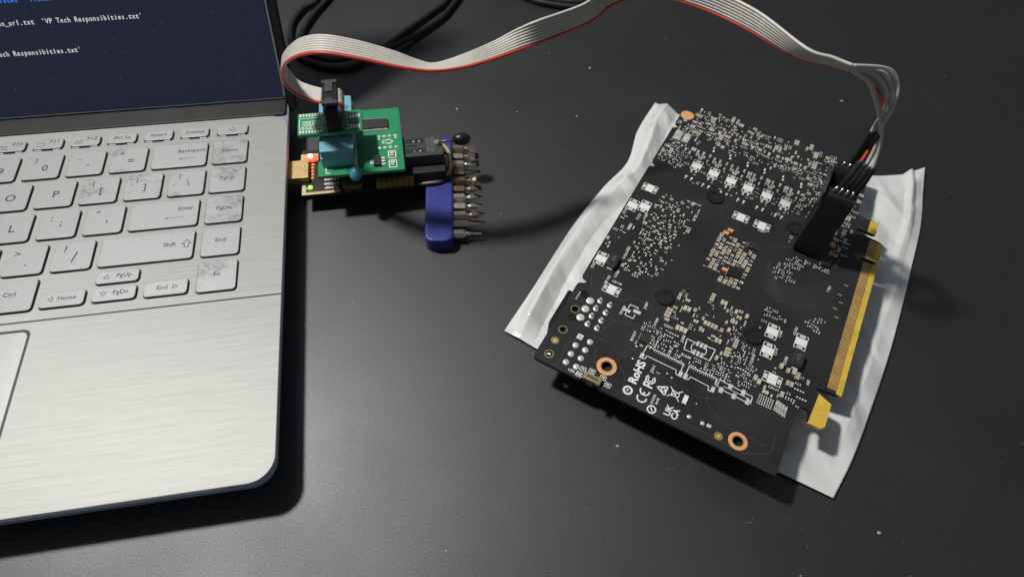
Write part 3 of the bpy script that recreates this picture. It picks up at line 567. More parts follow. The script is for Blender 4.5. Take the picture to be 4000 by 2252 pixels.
BM = ('bit_steel', 'bit_steel', 'bit_bright', 'bit_copper', 'bit_copper', 'bit_copper', 'bit_bright', 'bit_bright', 'bit_steel', 'bit_bright', 'bit_bright')
BLAB = ('wide flat blade screwdriver bit, farthest in the blue holder behind the black knob', 'wide flat blade bit second from the far end of the blue holder', 'narrow flat blade bit third from the far end of the blue holder',
 'thin reddish bit with needle tip, fourth from the far end of the holder', 'reddish bit with fat fluted tip, fifth from the far end of the holder', 'bit with reddish shank and cross tip, middle one of the holder', 'bit with plain bright shank and hollow cross tip, fifth from the near end',
 'bit with banded cylindrical tip, fourth from the near end of the holder', 'bit with long pointed cross tip, third from the near end of the holder', 'bit with notched shank and thin round tip, second from the near end', 'bit with thin forked tip, nearest in the blue holder')
LH = (7.2, 7.0, 7.0, 7.4, 7.8, 7.2, 7.0, 7.4, 7.6, 8.8, 6.6); TL = (12.6, 12.6, 13.2, 14.0, 13.0, 13.8, 13.6, 14.6, 14.8, 15.8, 14.4)
for i in range(11):
    yb = 29.0-5.83*i; hz = 4.3
    c = (Matrix.Translation(o_) @ Matrix.Rotation(HR, 4, 'Z')) @ Vector((0, yb*KS, hz*KS))
    b = thing('screwdriver_bit', tuple(c), HR, BLAB[i], 'screwdriver bit', 'screwdriver bits in the blue holder'); b.scale = (KS, KS, KS)
    h = LH[i]-1.0; Lt = TL[i]-1.0
    mb = MB(); hx = lambda x, r: [(x, r*math.cos(R(60*k+30*(i % 2))), r*math.sin(R(60*k+30*(i % 2)))) for k in range(6)]
    mb.stack([hx(-11, 2.3), hx(h-0.7, 2.3), hx(h, 1.7)], [0]*3); mb.obj('shank', BM[i], b)
    m2 = 'bit_steel' if BM[i] == 'bit_copper' else BM[i]
    cl = lambda x, ry, rz, n=12: [(x, ry*math.cos(2*math.pi*k/n), rz*math.sin(2*math.pi*k/n)) for k in range(n)]
    if 'flat' in BT[i]:
        wv = 2.3 if i < 2 else (1.1 if i == 2 else 0.6)
        lp = [cl(h-.2, 1.3, 1.3), cl(h+1.4, 1.3, 1.3), cl(h+3.2, wv, .75), cl(Lt, wv, .28)]
        MB().stack(lp, [0]*4).obj('tip', m2, b, i == 2)
    else:
        rad = {'hex': .75, 'hexball': 1.75, 'phillips': 1.6, 'pozi': 1.35, 'torx': 1.0}[BT[i]]; n = 16
        def star(x, r, d): return [(x, r*(1-d*(0.5+0.5*math.cos(4*2*math.pi*k/n)))*math.cos(2*math.pi*k/n), r*(1-d*(0.5+0.5*math.cos(4*2*math.pi*k/n)))*math.sin(2*math.pi*k/n)) for k in range(n)]
        end = rad*0.8 if BT[i] == 'hexball' else 0.15
        L2 = [star(h-.2, 1.25, 0), star(h+1.2, 1.15, 0), star(h+2.2, rad, .05), star(h+(Lt-h)*.6, rad, .45), star(Lt-.4, max(end*1.8, .35), .45), star(Lt, end, .4)]
        MB().stack(L2, [0]*6).obj('tip', m2, b)

# ------------------------------------------------------------------ graphics card  (local: x towards the gold fingers, y away from the viewer)
gpu = thing('graphics_card', (GX, GY, 0), GROT, 'black graphics card circuit board with gold edge fingers lying on the white plastic bag', 'graphics card')
def fillet(pts, r=1.5, seg=4):
    out = []; n = len(pts)
    for i in range(n):
        p0, p, p1 = Vector(pts[i-1]), Vector(pts[i]), Vector(pts[(i+1) % n]); a_ = (p0-p); b_ = (p1-p); rr_ = min(r, a_.length*.45, b_.length*.45)
        A_ = p+a_.normalized()*rr_; B_ = p+b_.normalized()*rr_
        for k in range(seg+1):
            t = k/seg; out.append(tuple((1-t)**2*A_+2*t*(1-t)*p+t*t*B_))
    return out
out = [(-103.8, -115.4), (-84.0, -115.4), (-83.6, -114.6), (-75.8, -114.6), (-75.4, -115.4), (-7.8, -115.4), (-7.8, -84.2), (-3.7, -83.6), (-3.2, -89.4), (2.8, -89.2), (2.8, -76.0), (-3.6, -75.2), (-3.6, -73.4), (5.4, -72.4), (5.4, -0.9), (-1.8, -0.9), (-1.8, 0.9), (5.4, 0.9), (5.4, 13.6), (-3, 15.0), (-6.8, 15.2), (-6.8, 17.4), (1.4, 17.2), (1.4, 25.4), (-8.4, 25.8), (-8.6, 60.0), (-103.8, 60.0), (-103.8, 42), (-101.6, 41.2), (-101.6, 38.8), (-103.8, 38.0), (-103.8, 9.8), (-101.4, 8.9), (-101.4, 6.7), (-103.8, 5.8), (-103.8, -70.6), (-101.0, -71.2), (-101.0, -73.4), (-103.8, -74.2)]
FO = fillet(out, 1.8, 3)
HOLES = [(-77.2, -105.0, 2.0), (-23.6, -109.3, 1.8), (-99.1, -98.5, 1.5), (-98.9, -111.1, 1.5), (-99.0, -87.3, 1.45)]
bm = bmesh.new()
def loopv(pts, z): 
    vs_ = [bm.verts.new((x*S, y*S, z*S)) for x, y in pts]; return vs_
allE = {0: [], 1: []}
for pts in [FO]+[[(hx_+r*math.cos(2*math.pi*k/20), hy_+r*math.sin(2*math.pi*k/20)) for k in range(20)] for hx_, hy_, r in HOLES]:
    t_, b_ = loopv(pts, ZB), loopv(pts, ZB-1.6); n = len(pts)
    for i in range(n):
        j = (i+1) % n; f_ = bm.faces.new((b_[i], b_[j], t_[j], t_[i])); f_.material_index = 1
        allE[0].append(bm.edges.get((t_[i], t_[j]))); allE[1].append(bm.edges.get((b_[i], b_[j])))
for q in (0, 1): bmesh.ops.triangle_fill(bm, edges=allE[q], use_beauty=True)
bmesh.ops.recalc_face_normals(bm, faces=bm.faces)
me = bpy.data.meshes.new('circuit_board'); bm.to_mesh(me); bm.free(); me.materials.append(MATS['solder_mask_black']); me.materials.append(MATS['dull_black']); link('circuit_board', me, gpu)
# frame and cooler under the board
MB().rbox(-99.0, -12.4, -111.5, -60, 9.6, ZB-2.4, 3, .4, 4).obj('cooler_shroud', 'dull_black', gpu)
MB().rbox(-94, -18, -98, 40, 3.0, 14.8, 6, 1, 5).obj('cooler', 'dull_black', gpu)
MB().rbox(-106.0, -92, -97.5, -78.5, 5, ZB-1.7, .6, .4, 3).obj('power_connector', 'black_plastic', gpu)
Z1 = ZB+0.004
# gold fingers
fm = MB().box(-2.3, 1.7, -0.31, 0.31, 0, 0.05).mesh('gold_finger', ['gold_finger'])
for i in range(82):
    y = 12.6-i if i < 12 else -1.6-(i-12)*1.0
    if -72.0 <= y <= 13.2: link('gold_finger', fm, gpu, loc=(2.1, y, ZB+.004))
MB().box(3.5, 5.62, -72.3, -1.2, ZB-1.5, ZB+.06).obj('board_bevel', 'bare_edge', gpu); MB().box(3.5, 5.62, 1.2, 13.0, ZB-1.5, ZB+.06).obj('board_bevel', 'bare_edge', gpu)
MB().box(-0.2, 5.3, -72.1, -1.3, ZB-1.0, ZB+.012).obj('finger_ground', 'finger_gap', gpu); MB().box(-0.2, 5.3, 1.3, 12.9, ZB-1.0, ZB+.012).obj('finger_ground', 'finger_gap', gpu)
MB().stack([[(x, y, z) for x, y in ((-3.1, -89.5), (1.6, -89.5), (2.95, -88), (2.95, -77.6), (-2.2, -75.4))] for z in (ZB-1.66, ZB+.05)], [0]*2).obj('retention_hook', 'bare_edge', gpu)
MB().box(-2.2, 1.5, 17.5, 25.2, ZB-1.66, ZB+.05).obj('gold_tab', 'bare_edge', gpu)
# mounting rings, screws, holes
def ringpart(x, y, r0, r1, mat, h=.05): MB().ring(x, y, r0, r1, ZB-.2, ZB+h).obj('hole_ring', mat, gpu)
ringpart(-77.2, -105.0, 2.05, 3.9, 'copper'); ringpart(-23.6, -109.3, 1.85, 3.5, 'copper'); MB().cyl(-100.4, 50.4, 3.4, ZB, ZB+.06, 28).obj('copper_pad', 'copper', gpu)
MB().ring(-77.2, -105.0, 2.05, 2.5, ZB-1.6, ZB+.08).obj('hole_ring', 'brass', gpu); MB().ring(-23.6, -109.3, 1.85, 2.25, ZB-1.6, ZB+.08).obj('hole_ring', 'brass', gpu)
for x, y in ((-99.1, -98.5), (-98.9, -111.1), (-99.0, -87.3)): MB().ring(x, y, 1.5, 1.85, ZB-1.6, ZB+.06).obj('hole_ring', 'brass', gpu)
for x, y in ((-99.6, -104.5), (-30.4, -110.9), (-95.8, 53.7)): 
    MB().cyl(x, y, 1.6, ZB, ZB+.03, 20).obj('brass_pad', 'brass', gpu); MB().cyl(x, y, .6, ZB+.03, ZB+.05, 14).obj('brass_pad', 'bare_edge', gpu)
for x, y in ((-98.9, -78.7), (-98.9, -91.4)): MB().ring(x, y, 0.9, 1.7, ZB-.1, ZB+.35, 20).cyl(x, y, .9, ZB-.1, ZB+.05, 14).obj('rubber_plug', 'black_plastic', gpu)
MB().ring(-63.6, -56.2, .4, .8, ZB, ZB+.06).obj('hole_ring', 'brass', gpu)
for x, y in ((-69.1, 1.9), (-69.3, -63.6), (-31.4, -63.1), (-31.1, 2.4)):
    sc = link('spring_screw', MB().ring(x, y, 2.5, 3.9, ZB, ZB+.7, 28).ring(x, y, 3.3, 4.15, ZB, ZB+.35, 28).mesh('spring_screw', ['black_plastic']), gpu)
    MB().cyl(x, y, 2.5, ZB, ZB+.35, 20).obj('screw_head', 'chip_black', sc); MB().cyl(x+.1, y, 1.1, ZB+.35, ZB+.42, 6).obj('screw_recess', 'screw_red', sc)
    MB().ring(x, y, 2.85, 3.1, ZB+.7, ZB+.74, 28).obj('screw_washer', 'tantalum_black', sc)
for x, y in ((-95.5, -80.4), (-95.5, -85.0), (-95.5, -89.7)): MB().dome(x, y, 1.65, 1.65, ZB, .35, 0, 22).obj('solder_disc', 'solder', gpu, True)
for x, y in ((-91.8, -78.5), (-87.5, -78.5), (-91.8, -82.8), (-87.5, -82.7), (-91.8, -87.0), (-87.5, -87.1), (-91.6, -91.3), (-87.5, -91.2)):
    j = link('pin_joint', MB().dome(x, y, 1.25, 1.25, ZB, .4, 0, 16).mesh('pin_joint', ['solder']), gpu, True); MB().rbox(x-.45, x+.45, y-.45, y+.45, ZB+.2, ZB+2.0, .15, .15, 2).obj('pin', 'solder', j)
for k, (x, y) in enumerate(((-91.7, -98.2), (-87.3, -98.3), (-91.6, -102.5), (-87.4, -102.6), (-91.5, -106.9), (-87.3, -106.8), (-91.6, -111.1), (-87.3, -111.0))):
    j = link('pin_joint', (MB().rbox(x-1.2, x+1.2, y-1.2, y+1.2, ZB, ZB+.3, .2, .1, 2) if k == 0 else MB().dome(x, y, 1.3, 1.3, ZB, .5, 0, 18)).mesh('pin_joint', ['solder']), gpu, k > 0); MB().dome(x, y, .45, .45, ZB+.35, .45, 0, 10).obj('pin', 'chip_grey', j, True)
for q in range(4): MB().dome(-100.9+.02*q, -82.2+1.15*q, .38, .38, ZB, .12, 0, 10).obj('solder_pad', 'solder', gpu)
# large capacitor footprints: white block between two pads, thin outline
OCC = []
def occ(x, y, hw, hh): OCC.append((x-hw, x+hw, y-hh, y+hh))
def bigcap(x, y, along_y, pop=False):
    L, Wd = (6.6, 4.2)
    ex_, ey_ = ((0, 1), (1, 0)) if along_y else ((1, 0), (0, 1))
    T_ = lambda u, v_: (x+u*ex_[0]+v_*ey_[0]*1, y+u*ex_[1]+v_*ey_[1])
    def bx(u0, u1, v0, v1, z0, z1, mb_, mi=0):
        p, q = T_(u0, v0), T_(u1, v1); return mb_.box(min(p[0], q[0]), max(p[0], q[0]), min(p[1], q[1]), max(p[1], q[1]), z0, z1, mi)
    occ(x, y, (Wd if along_y else L)/2+.6, (L if along_y else Wd)/2+.6)
    if pop:
        p, q = T_(-3.3, -2.1), T_(3.3, 2.1)
        o = MB().rbox(min(p[0], q[0]), max(p[0], q[0]), min(p[1], q[1]), max(p[1], q[1]), ZB, ZB+2.6, .3, .35, 3).obj('tantalum_capacitor', 'tantalum_black', gpu)
        bx(-3.8, -3.1, -1.2, 1.2, ZB, ZB+.8, MB()).obj('terminal', 'solder', o); bx(3.1, 3.8, -1.2, 1.2, ZB, ZB+.8, MB()).obj('terminal', 'solder', o)
        text('marking', '470', 1.9, o, (x, y+.9, ZB+2.61), R(90), 'silk_dim'); return
    o = link('capacitor_footprint', bx(-1.75, 1.75, -2.05, 2.05, ZB, ZB+.05, MB()).mesh('capacitor_footprint', ['silk_white']), gpu)
    for s_ in (-1, 1):
        mb = MB(); bx(s_*2.0, s_*3.6, -1.15, 1.15, ZB, ZB+.16, mb); mb.obj('solder_pad', 'solder', o)
    mb = MB()
    for v_ in (-2.2, 2.2):
        p, q = T_(-3.5, v_), T_(3.5, v_); mb.bar(p, q, .28, Z1, ZB+.045)
    for u in (-3.5, 3.5):
        for s_ in (-1, 1):
            p, q = T_(u, s_*1.4), T_(u, s_*2.2); mb.bar(p, q, .28, Z1, ZB+.04)
    mb.obj('outline', 'silk_white', o)
PH = [(-83.8, 17.8), (-75.0, 16.9), (-66.1, 16.4), (-57.6, 16.1), (-48.5, 16.0), (-39.6, 15.8)]
for x, y in PH: bigcap(x, y, True)
for x, y, al in ((-97.9, -8.1, False), (-90.1, -70.8, False), (-100.8, -22.2, True), (-95.6, -20.2, True), (-55.1, -3.7, False), (-45.2, -3.8, False), (-100.6, -58.1, True), (-25.5, -57.0, True), (-24.7, -66.6, True), (-14.0, -56.1, True), (-19.6, -78.2, False)): bigcap(x, y, al)
bigcap(-95.3, -58.2, True, True); bigcap(-13.4, -66.2, True, True)
# chips
def chip(x, y, w_, h_, z=1.0, mat='chip_black', rot=0):
    occ(x, y, max(w_, h_)/2+.3, max(w_, h_)/2+.3)
    o = link('integrated_circuit', MB().rbox(-w_/2, w_/2, -h_/2, h_/2, 0, z, .15, .12, 2).mesh('integrated_circuit', [mat]), gpu, loc=(x, y, ZB+.03), rot=(0, 0, rot))
    for s_ in (-1, 1):
        n = max(3, int(h_/0.9))
        for k in range(n):
            yy = -h_/2+h_*(k+.5)/n; MB().box(s_*w_/2-.05, s_*w_/2+s_*.45, yy-.16, yy+.16, 0, .25).obj('chip_lead', 'solder', o)
    return o
chip(-45.2, -18.0, 4.4, 3.2, .9, 'tantalum_black'); chip(-48.4, -36.8, 4.6, 4.6, 1.2); chip(-69.1, -86.3, 3.8, 3.8, .9, 'tantalum_black'); chip(-14.8, -10.3, 3.4, 5.8, 1.5)
chip(-99.0, 33.0, 3.6, 7.0, .9, 'chip_grey'); chip(-94.6, 33.0, 3.0, 6.6, .9, 'chip_grey')
# copper coloured caps
for x, y in ((-58.1, -16.8), (-56.8, -14.4), (-13.7, 4.6), (-14.3, 0.4), (-52.1, -37.0)):
    occ(x, y, 1.4, 1.0); MB().box(-1.25, 1.25, -.8, .8, 0, .9, 0).obj('ceramic_capacitor', 'copper', gpu, loc=(x, y, ZB))
# silkscreen marks: regulatory marks read along +y
def mark(txt, size, x, y, bold=.03): 
    occ(x, y, size*.6, size*len(txt)*.32); return text('silkscreen_text', txt, size, gpu, (x, y, ZB+.025), R(90), 'silk_white', bold)
mark('RoHS', 4.6, -65.9, -101.4, .16)
for x, y in ((-60.4, -102.8),):
    mb = MB(); pts = lambda r: [(x-r*math.sin(R(t)), y+1.0+r*math.cos(R(t))) for t in range(40, 330, 15)]
    mb.poly(pts(1.75), .55, Z1, ZB+.05); mb.poly(pts(0.95), .45, Z1, ZB+.05); mb.poly([(x+2.0, y-2.2), (x-1.6, y-2.2)], .75, Z1, ZB+.05); mb.poly([(x-1.5, y-2.4), (x-1.5, y-.6)], .75, Z1, ZB+.051); mb.poly([(x+.1, y-2.2), (x+.1, y-.9)], .7, Z1, ZB+.052); mb.obj('silkscreen_mark', 'silk_white', gpu); occ(x, y, 2.6, 3.4)
x, y = -55.2, -103.4; mb = MB(); tri = [(x+1.8, y-2.0), (x+1.8, y+2.0), (x-1.9, y)]; mb.poly(tri+tri[:1], .5, Z1, ZB+.05); mb.ring(x+.6, y, .55, .95, Z1, ZB+.05); mb.obj('silkscreen_mark', 'silk_white', gpu); occ(x, y, 2.5, 2.8)
x, y = -50.1, -102.9; mb = MB(); mb.poly([(x-2.4, y-2.2), (x+2.4, y+2.4)], .35, Z1, ZB+.05); mb.poly([(x-2.4, y+2.2), (x+2.4, y-2.4)], .35, Z1, ZB+.052); mb.poly([(x-1.2, y-1.2), (x+1.6, y-.8), (x+1.6, y+.8), (x-1.2, y+1.2), (x-1.2, y-1.2)], .3, Z1, ZB+.048); mb.obj('silkscreen_mark', 'silk_white', gpu); occ(x, y, 3, 3)
MB().box(-46.7, -45.1, -105.0, -101.2, Z1, ZB+.05).obj('silkscreen_block', 'silk_white', gpu); occ(-45.9, -103.1, 1.6, 2.6)
x, y = -66.2, -110.3; MB().ring(x, y, 1.15, 1.9, Z1, ZB+.05).obj('silkscreen_mark', 'silk_white', gpu); mark('10', 1.5, x, y, .03)
x, y = -60.4, -109.9; mb = MB()
for dy_, cr in ((-1.7, 0), (1.5, 1)):
    pts = [(x-1.75*math.sin(R(t)), y+dy_+1.0+1.75*math.cos(R(t))) for t in range(75, 290, 15)]; mb.poly(pts, .62, Z1, ZB+.05)
    if cr: mb.bar((x, y+dy_-.6), (x, y+dy_+.6), .55, Z1, ZB+.052)
mb.obj('silkscreen_mark', 'silk_white', gpu); occ(x, y, 2.5, 3.5)
mark('D33C20', 1.25, -56.4, -109.0, .02); mark('RoHS', 1.25, -54.8, -109.0, .02)
x, y = -55.5, -113.2; MB().ring(x, y, 1.25, 1.75, Z1, ZB+.05).bar((x+.9, y-.9), (x-.9, y+.9), .4, Z1, ZB+.05).obj('silkscreen_mark', 'silk_white', gpu)
mark('UK', 3.3, -49.7, -110.5, .10); mark('CA', 3.3, -47.0, -110.7, .10)
for x, y in ((-42.3, -109.0), (-37.1, -109.0)): MB().dome(x, y, .8, .8, ZB, .25, 0, 14).obj('solder_disc', 'solder', gpu, True)
MB().rbox(-35.5, -33.9, -109.6, -108.2, ZB, ZB+.15, .2, .05, 2).obj('solder_pad', 'solder', gpu)
for t, x, y, rz in (('J1011', -61.2, -97.0, 90), ('J1007', -74.5, -71.0, 90), ('TP1024', -82.0, -78.0, 90), ('TP1155', -93.6, -67.0, 90), ('C5118', -89.6, -66.4, 0), ('U1044', -68.0, -76.4, 90), ('EU1017', -73.4, -87.2, 90), ('J1008', -55.8, -78.4, 90), ('CU813', -58.2, -86.6, 90), ('CI010', -63.0, -76.0, 0), ('R1630', -52.0, -85.4, 0), ('C1516', -92.2, -51.2, 90), ('C1584', -91.4, -62.2, 90), ('C501', -104.0+2.0, -63.0, 90), ('C5103', -17.2, -52.0, 90), ('C5182', -17.2, -67.6, 90), ('C5111', -18.0, -82.0, 0), ('C114', -21.6, -65.6, 90), ('C108', -22.2, -56.6, 90), ('CU018', -28.8, -73.4, 90), ('A82', -7.0, -72.8, 90), ('C5116', -103.0+.6, -27.2, 90), ('C1589', -93.0, -25.6, 90), ('C221', -44.4, -7.0, 0), ('J1017', -37.4, -90.2, 90), ('LED_SW', -86.6, -113.4, 0)):
    occ(x, y, 1.6, 1.6); text('silkscreen_text', t, 1.55, gpu, (x, y, ZB+.025), R(rz), 'silk_white', .02)
for i, t in enumerate(('DS1002', 'DS1003', 'DS1004', 'DS1005')): text('silkscreen_text', t, 1.5, gpu, (-14.6+1.15*i-0.5, -88.4-.3*i, ZB+.025), R(90), 'silk_white', .03)
occ(-13, -89, 4, 4)
def silk(pts, wd=.32): MB().poly(pts, wd, Z1, ZB+.045).obj('silkscreen_line', 'silk_white', gpu)
silk([(-67.2, -92.6), (-67.0, -88.5), (-64.6, -88.6)]); silk([(-67.6, -94.8), (-65.6, -94.6), (-65.4, -92.9), (-53.2, -93.1), (-52.8, -94.7), (-51.8, -94.8)]); silk([(-64.6, -88.7), (-51.6, -89.0), (-51.5, -93.0)])
silk([(-49.4, -93.0), (-49.4, -88.8), (-38.4, -88.7), (-38.2, -91.5)]); silk([(-48.6, -94.8), (-47.7, -94.6), (-47.5, -93.1), (-40.0, -93.5), (-39.7, -95.2), (-38.6, -95.2)])
silk([(-38.2, -88.6), (-24.1, -89.4), (-23.9, -92.6)]); silk([(-36.4, -92.3), (-24.6, -92.8)]); silk([(-35.0, -90.6), (-25, -90.9)], .2)
for x, y in ((-67.1, -93.9), (-51.2, -93.9), (-49.2, -93.9), (-38.2, -94.0), (-35.4, -92.7), (-32.7, -89.6), (-27.6, -89.4), (-30.3, -92.7), (-25.1, -92.4)):
    occ(x, y, 1.1, 1.8); MB().rbox(x-.75, x+.75, y-1.25, y+1.25, ZB, ZB+.15, .12, .04, 2).obj('solder_pad', 'solder', gpu)
# connector outlines J1008 and J1007
silk([(-54.4, -77.6), (-50.6, -77.6)], .35); silk([(-54.4, -77.6), (-53.8, -82.8), (-50.4, -82.6)], .35); silk([(-46.6, -77.0), (-42.9, -76.8), (-43.3, -82.7), (-46.8, -82.6)], .35)
silk([(-48.7-3.0*math.cos(R(t)), -79.8+3.0*math.sin(R(t))) for t in range(-65, 66, 13)], .3); silk([(-48.7+3.0*math.cos(R(t)), -79.8+3.0*math.sin(R(t))) for t in range(-65, 66, 13)], .3)
for i in range(3):
    for y in (-77.6, -82.0): MB().rbox(-50.4+1.5*i, -49.3+1.5*i, y-1.2, y+1.2, ZB, ZB+.15, .15, .04, 2).obj('solder_pad', 'solder', gpu)
occ(-48.7, -79.8, 6.4, 4); occ(-78.6, -76.3, 4.0, 4.0)
silk([(-80.4, -75.8), (-80.4, -73.8), (-76.8, -73.8), (-76.8, -74.6)]); silk([(-80.4, -78.2), (-80.4, -79.6), (-76.8, -79.6), (-76.8, -77.4)])
for x, y in ((-80.6, -77.2), (-76.6, -75.8)): MB().rbox(x-1.6, x+1.6, y-.75, y+.75, ZB, ZB+.15, .1, .04, 2).obj('solder_pad', 'solder', gpu)
# slide switch near the front edge
sw = link('slide_switch', MB().rbox(-83.2, -76.2, -114.6, -111.6, ZB, ZB+1.6, .2, .2, 2).mesh('slide_switch', ['brass']), gpu)
MB().rbox(-81.0, -78.4, -116.2, -114.6, ZB+.2, ZB+1.1, .1, .1, 2).obj('switch_knob', 'black_plastic', sw); MB().box(-82, -77.4, -113.4, -112.8, ZB+1.6, ZB+1.66).obj('switch_slot', 'chip_black', sw); occ(-79.7, -112.6, 6, 3)
for x, y in ((-84.6, -110.6), (-81.2, -109.8), (-76.4, -110.2), (-73.6, -112.2), (-85, -113.4)): silk([(x-1.1, y-.9), (x+1.1, y-.9), (x+1.1, y+.9), (x-1.1, y+.9), (x-1.1, y-.9)], .25); MB().box(x-.6, x+.6, y-.35, y+.35, ZB, ZB+.12).obj('solder_pad', 'solder', gpu)
for x, y in ((-4.0, -18.2), (-5.5, -24.5), (-4.1, -28.4), (-5.6, -32.6), (-4.1, -36.7)): 
    MB().dome(x-.45, y, .5, .5, ZB, .18, 0, 9).dome(x+.45, y, .5, .5, ZB, .18, 0, 9).obj('solder_pad', 'brass', gpu)
text('silkscreen_text', 'B49', 1.3, gpu, (-10, -23, ZB+.02), R(90)); text('silkscreen_text', '1111', 1.5, gpu, (-10.4, -24.5, ZB+.02), R(90))
# copper pour outlines under the mask
mb = MB()
tr = random.Random(3)
for pts in ([(-95, -103.4), (-90, -95.4), (-80, -95), (-74, -98), (-72, -92)], [(-95, -103.4), (-94, -112)], [(-68, -112), (-20, -112.6), (-12, -108), (-12, -100)], [(-40, -96.4), (-38, -101), (-30, -106), (-14, -106)], [(-73, -102), (-69, -106), (-68, -113)], [(-86, -93.6), (-83, -84), (-78, -82), (-72, -82)], [(-90, -73.8), (-84, -73.6), (-80, -70), (-72, -70), (-70, -74), (-70, -80)], [(-47, -99), (-42, -100), (-35, -97)], [(-62, -99), (-58, -98.6), (-50, -99)], [(-101, -66), (-98, -74)], [(-102, -40), (-99, -46)], [(-66, -4), (-60, -10), (-58, -14)], [(-38, -14), (-32, -10), (-20, -8)], [(-40, -48), (-36, -54), (-33, -58)], [(-83.5, -100), (-82.6, -106), (-74, -99.6)]): mb.poly(pts, .22, Z1, ZB+.02)
for k in range(26): mb.poly([(-37+.2*k*.4, -22-.62*k), (-30+.1*k, -33-.35*k), (-8+.1*k, -22-.55*k)], .10, Z1, ZB+.012)
mb.obj('copper_trace', 'trace_black', gpu, kind='stuff')
mb = MB()
for x0_, x1_, y0_, y1_, n in ((-68, -60, -46, -14, 120), (-60, -40, -56, -46, 60), (-92, -74, -62, -6, 120), (-66, -38, -76, -52, 120), (-64, -40, -106, -96, 40), (-30, -10, -108, -96, 20)):
    for _ in range(n): mb.cyl(tr.uniform(x0_, x1_), tr.uniform(y0_, y1_), .16, ZB, ZB+.006, 6)
mb.obj('via_hole', 'dull_black', gpu, kind='stuff')
# passive components ------------------------------------------------------
CM = {}
def cmesh(kind, l, w_, body):
    k = (kind, l, w_, body)
    if k in CM: return CM[k]
    mb = MB()
    if kind == 'cap':
        h = w_*0.85
        mb.box(-l/2, -l*.29, -w_/2, w_/2, 0, h*1.03, 1); mb.box(l*.29, l/2, -w_/2, w_/2, 0, h*1.03, 1); mb.box(-l*.29, l*.29, -w_*.48, w_*.48, 0, h, 0)
    elif kind == 'chip': mb.box(-l/2, -l*.33, -w_/2, w_/2, 0, .36, 1); mb.box(l*.33, l/2, -w_/2, w_/2, 0, .36, 1); mb.box(-l*.33, l*.33, -w_*.48, w_*.48, 0, .42, 0)
    elif kind == 'pads': mb.dome(-l*.3, 0, l*.2, w_*.42, 0, .14, 1, 8); mb.dome(l*.3, 0, l*.2, w_*.42, 0, .14, 1, 8)
    else: mb.dome(0, 0, l/2, w_/2, 0, .16, 1, 10)
    CM[k] = mb.mesh({'cap': 'ceramic_capacitor', 'chip': 'chip_resistor', 'pads': 'solder_pad', 'dot': 'solder_dot'}[kind], [body, 'solder']); return CM[k]
COMP = []; gr = random.Random(8)
def put(x, y, kind, l, w_, rot, body='capacitor_tan', force=False):
    hw, hh = (l/2, w_/2) if rot % 2 == 0 else (w_/2, l/2)
    if not force:
        for a_, b_, c_, d_ in OCC:
            if x+hw > a_ and x-hw < b_ and y+hh > c_ and y-hh < d_: return False
        for x2, y2, hw2, hh2 in COMP_B:
            if abs(x-x2) < hw+hw2+.10 and abs(y-y2) < hh+hh2+.10: return False
    COMP_B.append((x, y, hw, hh)); COMP.append((x, y, kind, l, w_, rot, body)); return True
COMP_B = []
occ(-24.4, -8.5, 6.4, 4.5)
for x, y in ((-69.1, 1.9), (-69.3, -63.6), (-31.4, -63.1), (-31.1, 2.4)): occ(x, y, 4.3, 4.3)
KIND = {'w': ('pads', (1.1, 1.35), (.62, .78)), 'd': ('dot', (.62, .85), (.58, .78)), 't': ('cap', (1.3, 1.6, 2.0), (.72, .85, 1.2)), 'g': ('chip', (1.3, 1.7, 2.2), (.75, .85, 1.0)), 'T': ('cap', (2.2,), (1.4,))}
def cluster(poly, n, mix, seed, rots=(0, 1), snap=0.0):
    rg = random.Random(seed); xs = [p[0] for p in poly]; ys = [p[1] for p in poly]; c = 0; tries = 0
    while c < n and tries < n*14:
        tries += 1; x, y = rg.uniform(min(xs), max(xs)), rg.uniform(min(ys), max(ys))
        ins = False; j = len(poly)-1
        for i in range(len(poly)):
            if (poly[i][1] > y) != (poly[j][1] > y) and x < (poly[j][0]-poly[i][0])*(y-poly[i][1])/(poly[j][1]-poly[i][1])+poly[i][0]: ins = not ins
            j = i
        if not ins: continue
        if snap: x = round(x/snap)*snap; y = round(y/(snap*.62))*snap*.62
        k = KIND[rg.choice(mix)]; q = rg.randrange(len(k[1]))
        # short rows of the same part, as on a real board
        row = rg.choice((1, 1, 2, 3, 4)); rot = rg.choice(rots); body = 'chip_grey' if k[0] == 'chip' else 'capacitor_tan'
        for r_ in range(row):
            if rot % 2 == 0: put(x, y+r_*(k[2][q]+.28), k[0], k[1][q], k[2][q], rot, body) and None
            else: put(x+r_*(k[2][q]+.28), y, k[0], k[1][q], k[2][q], rot, body)
            c += 1
box = lambda a_, b_, c_, d_: [(a_, c_), (b_, c_), (b_, d_), (a_, d_)]
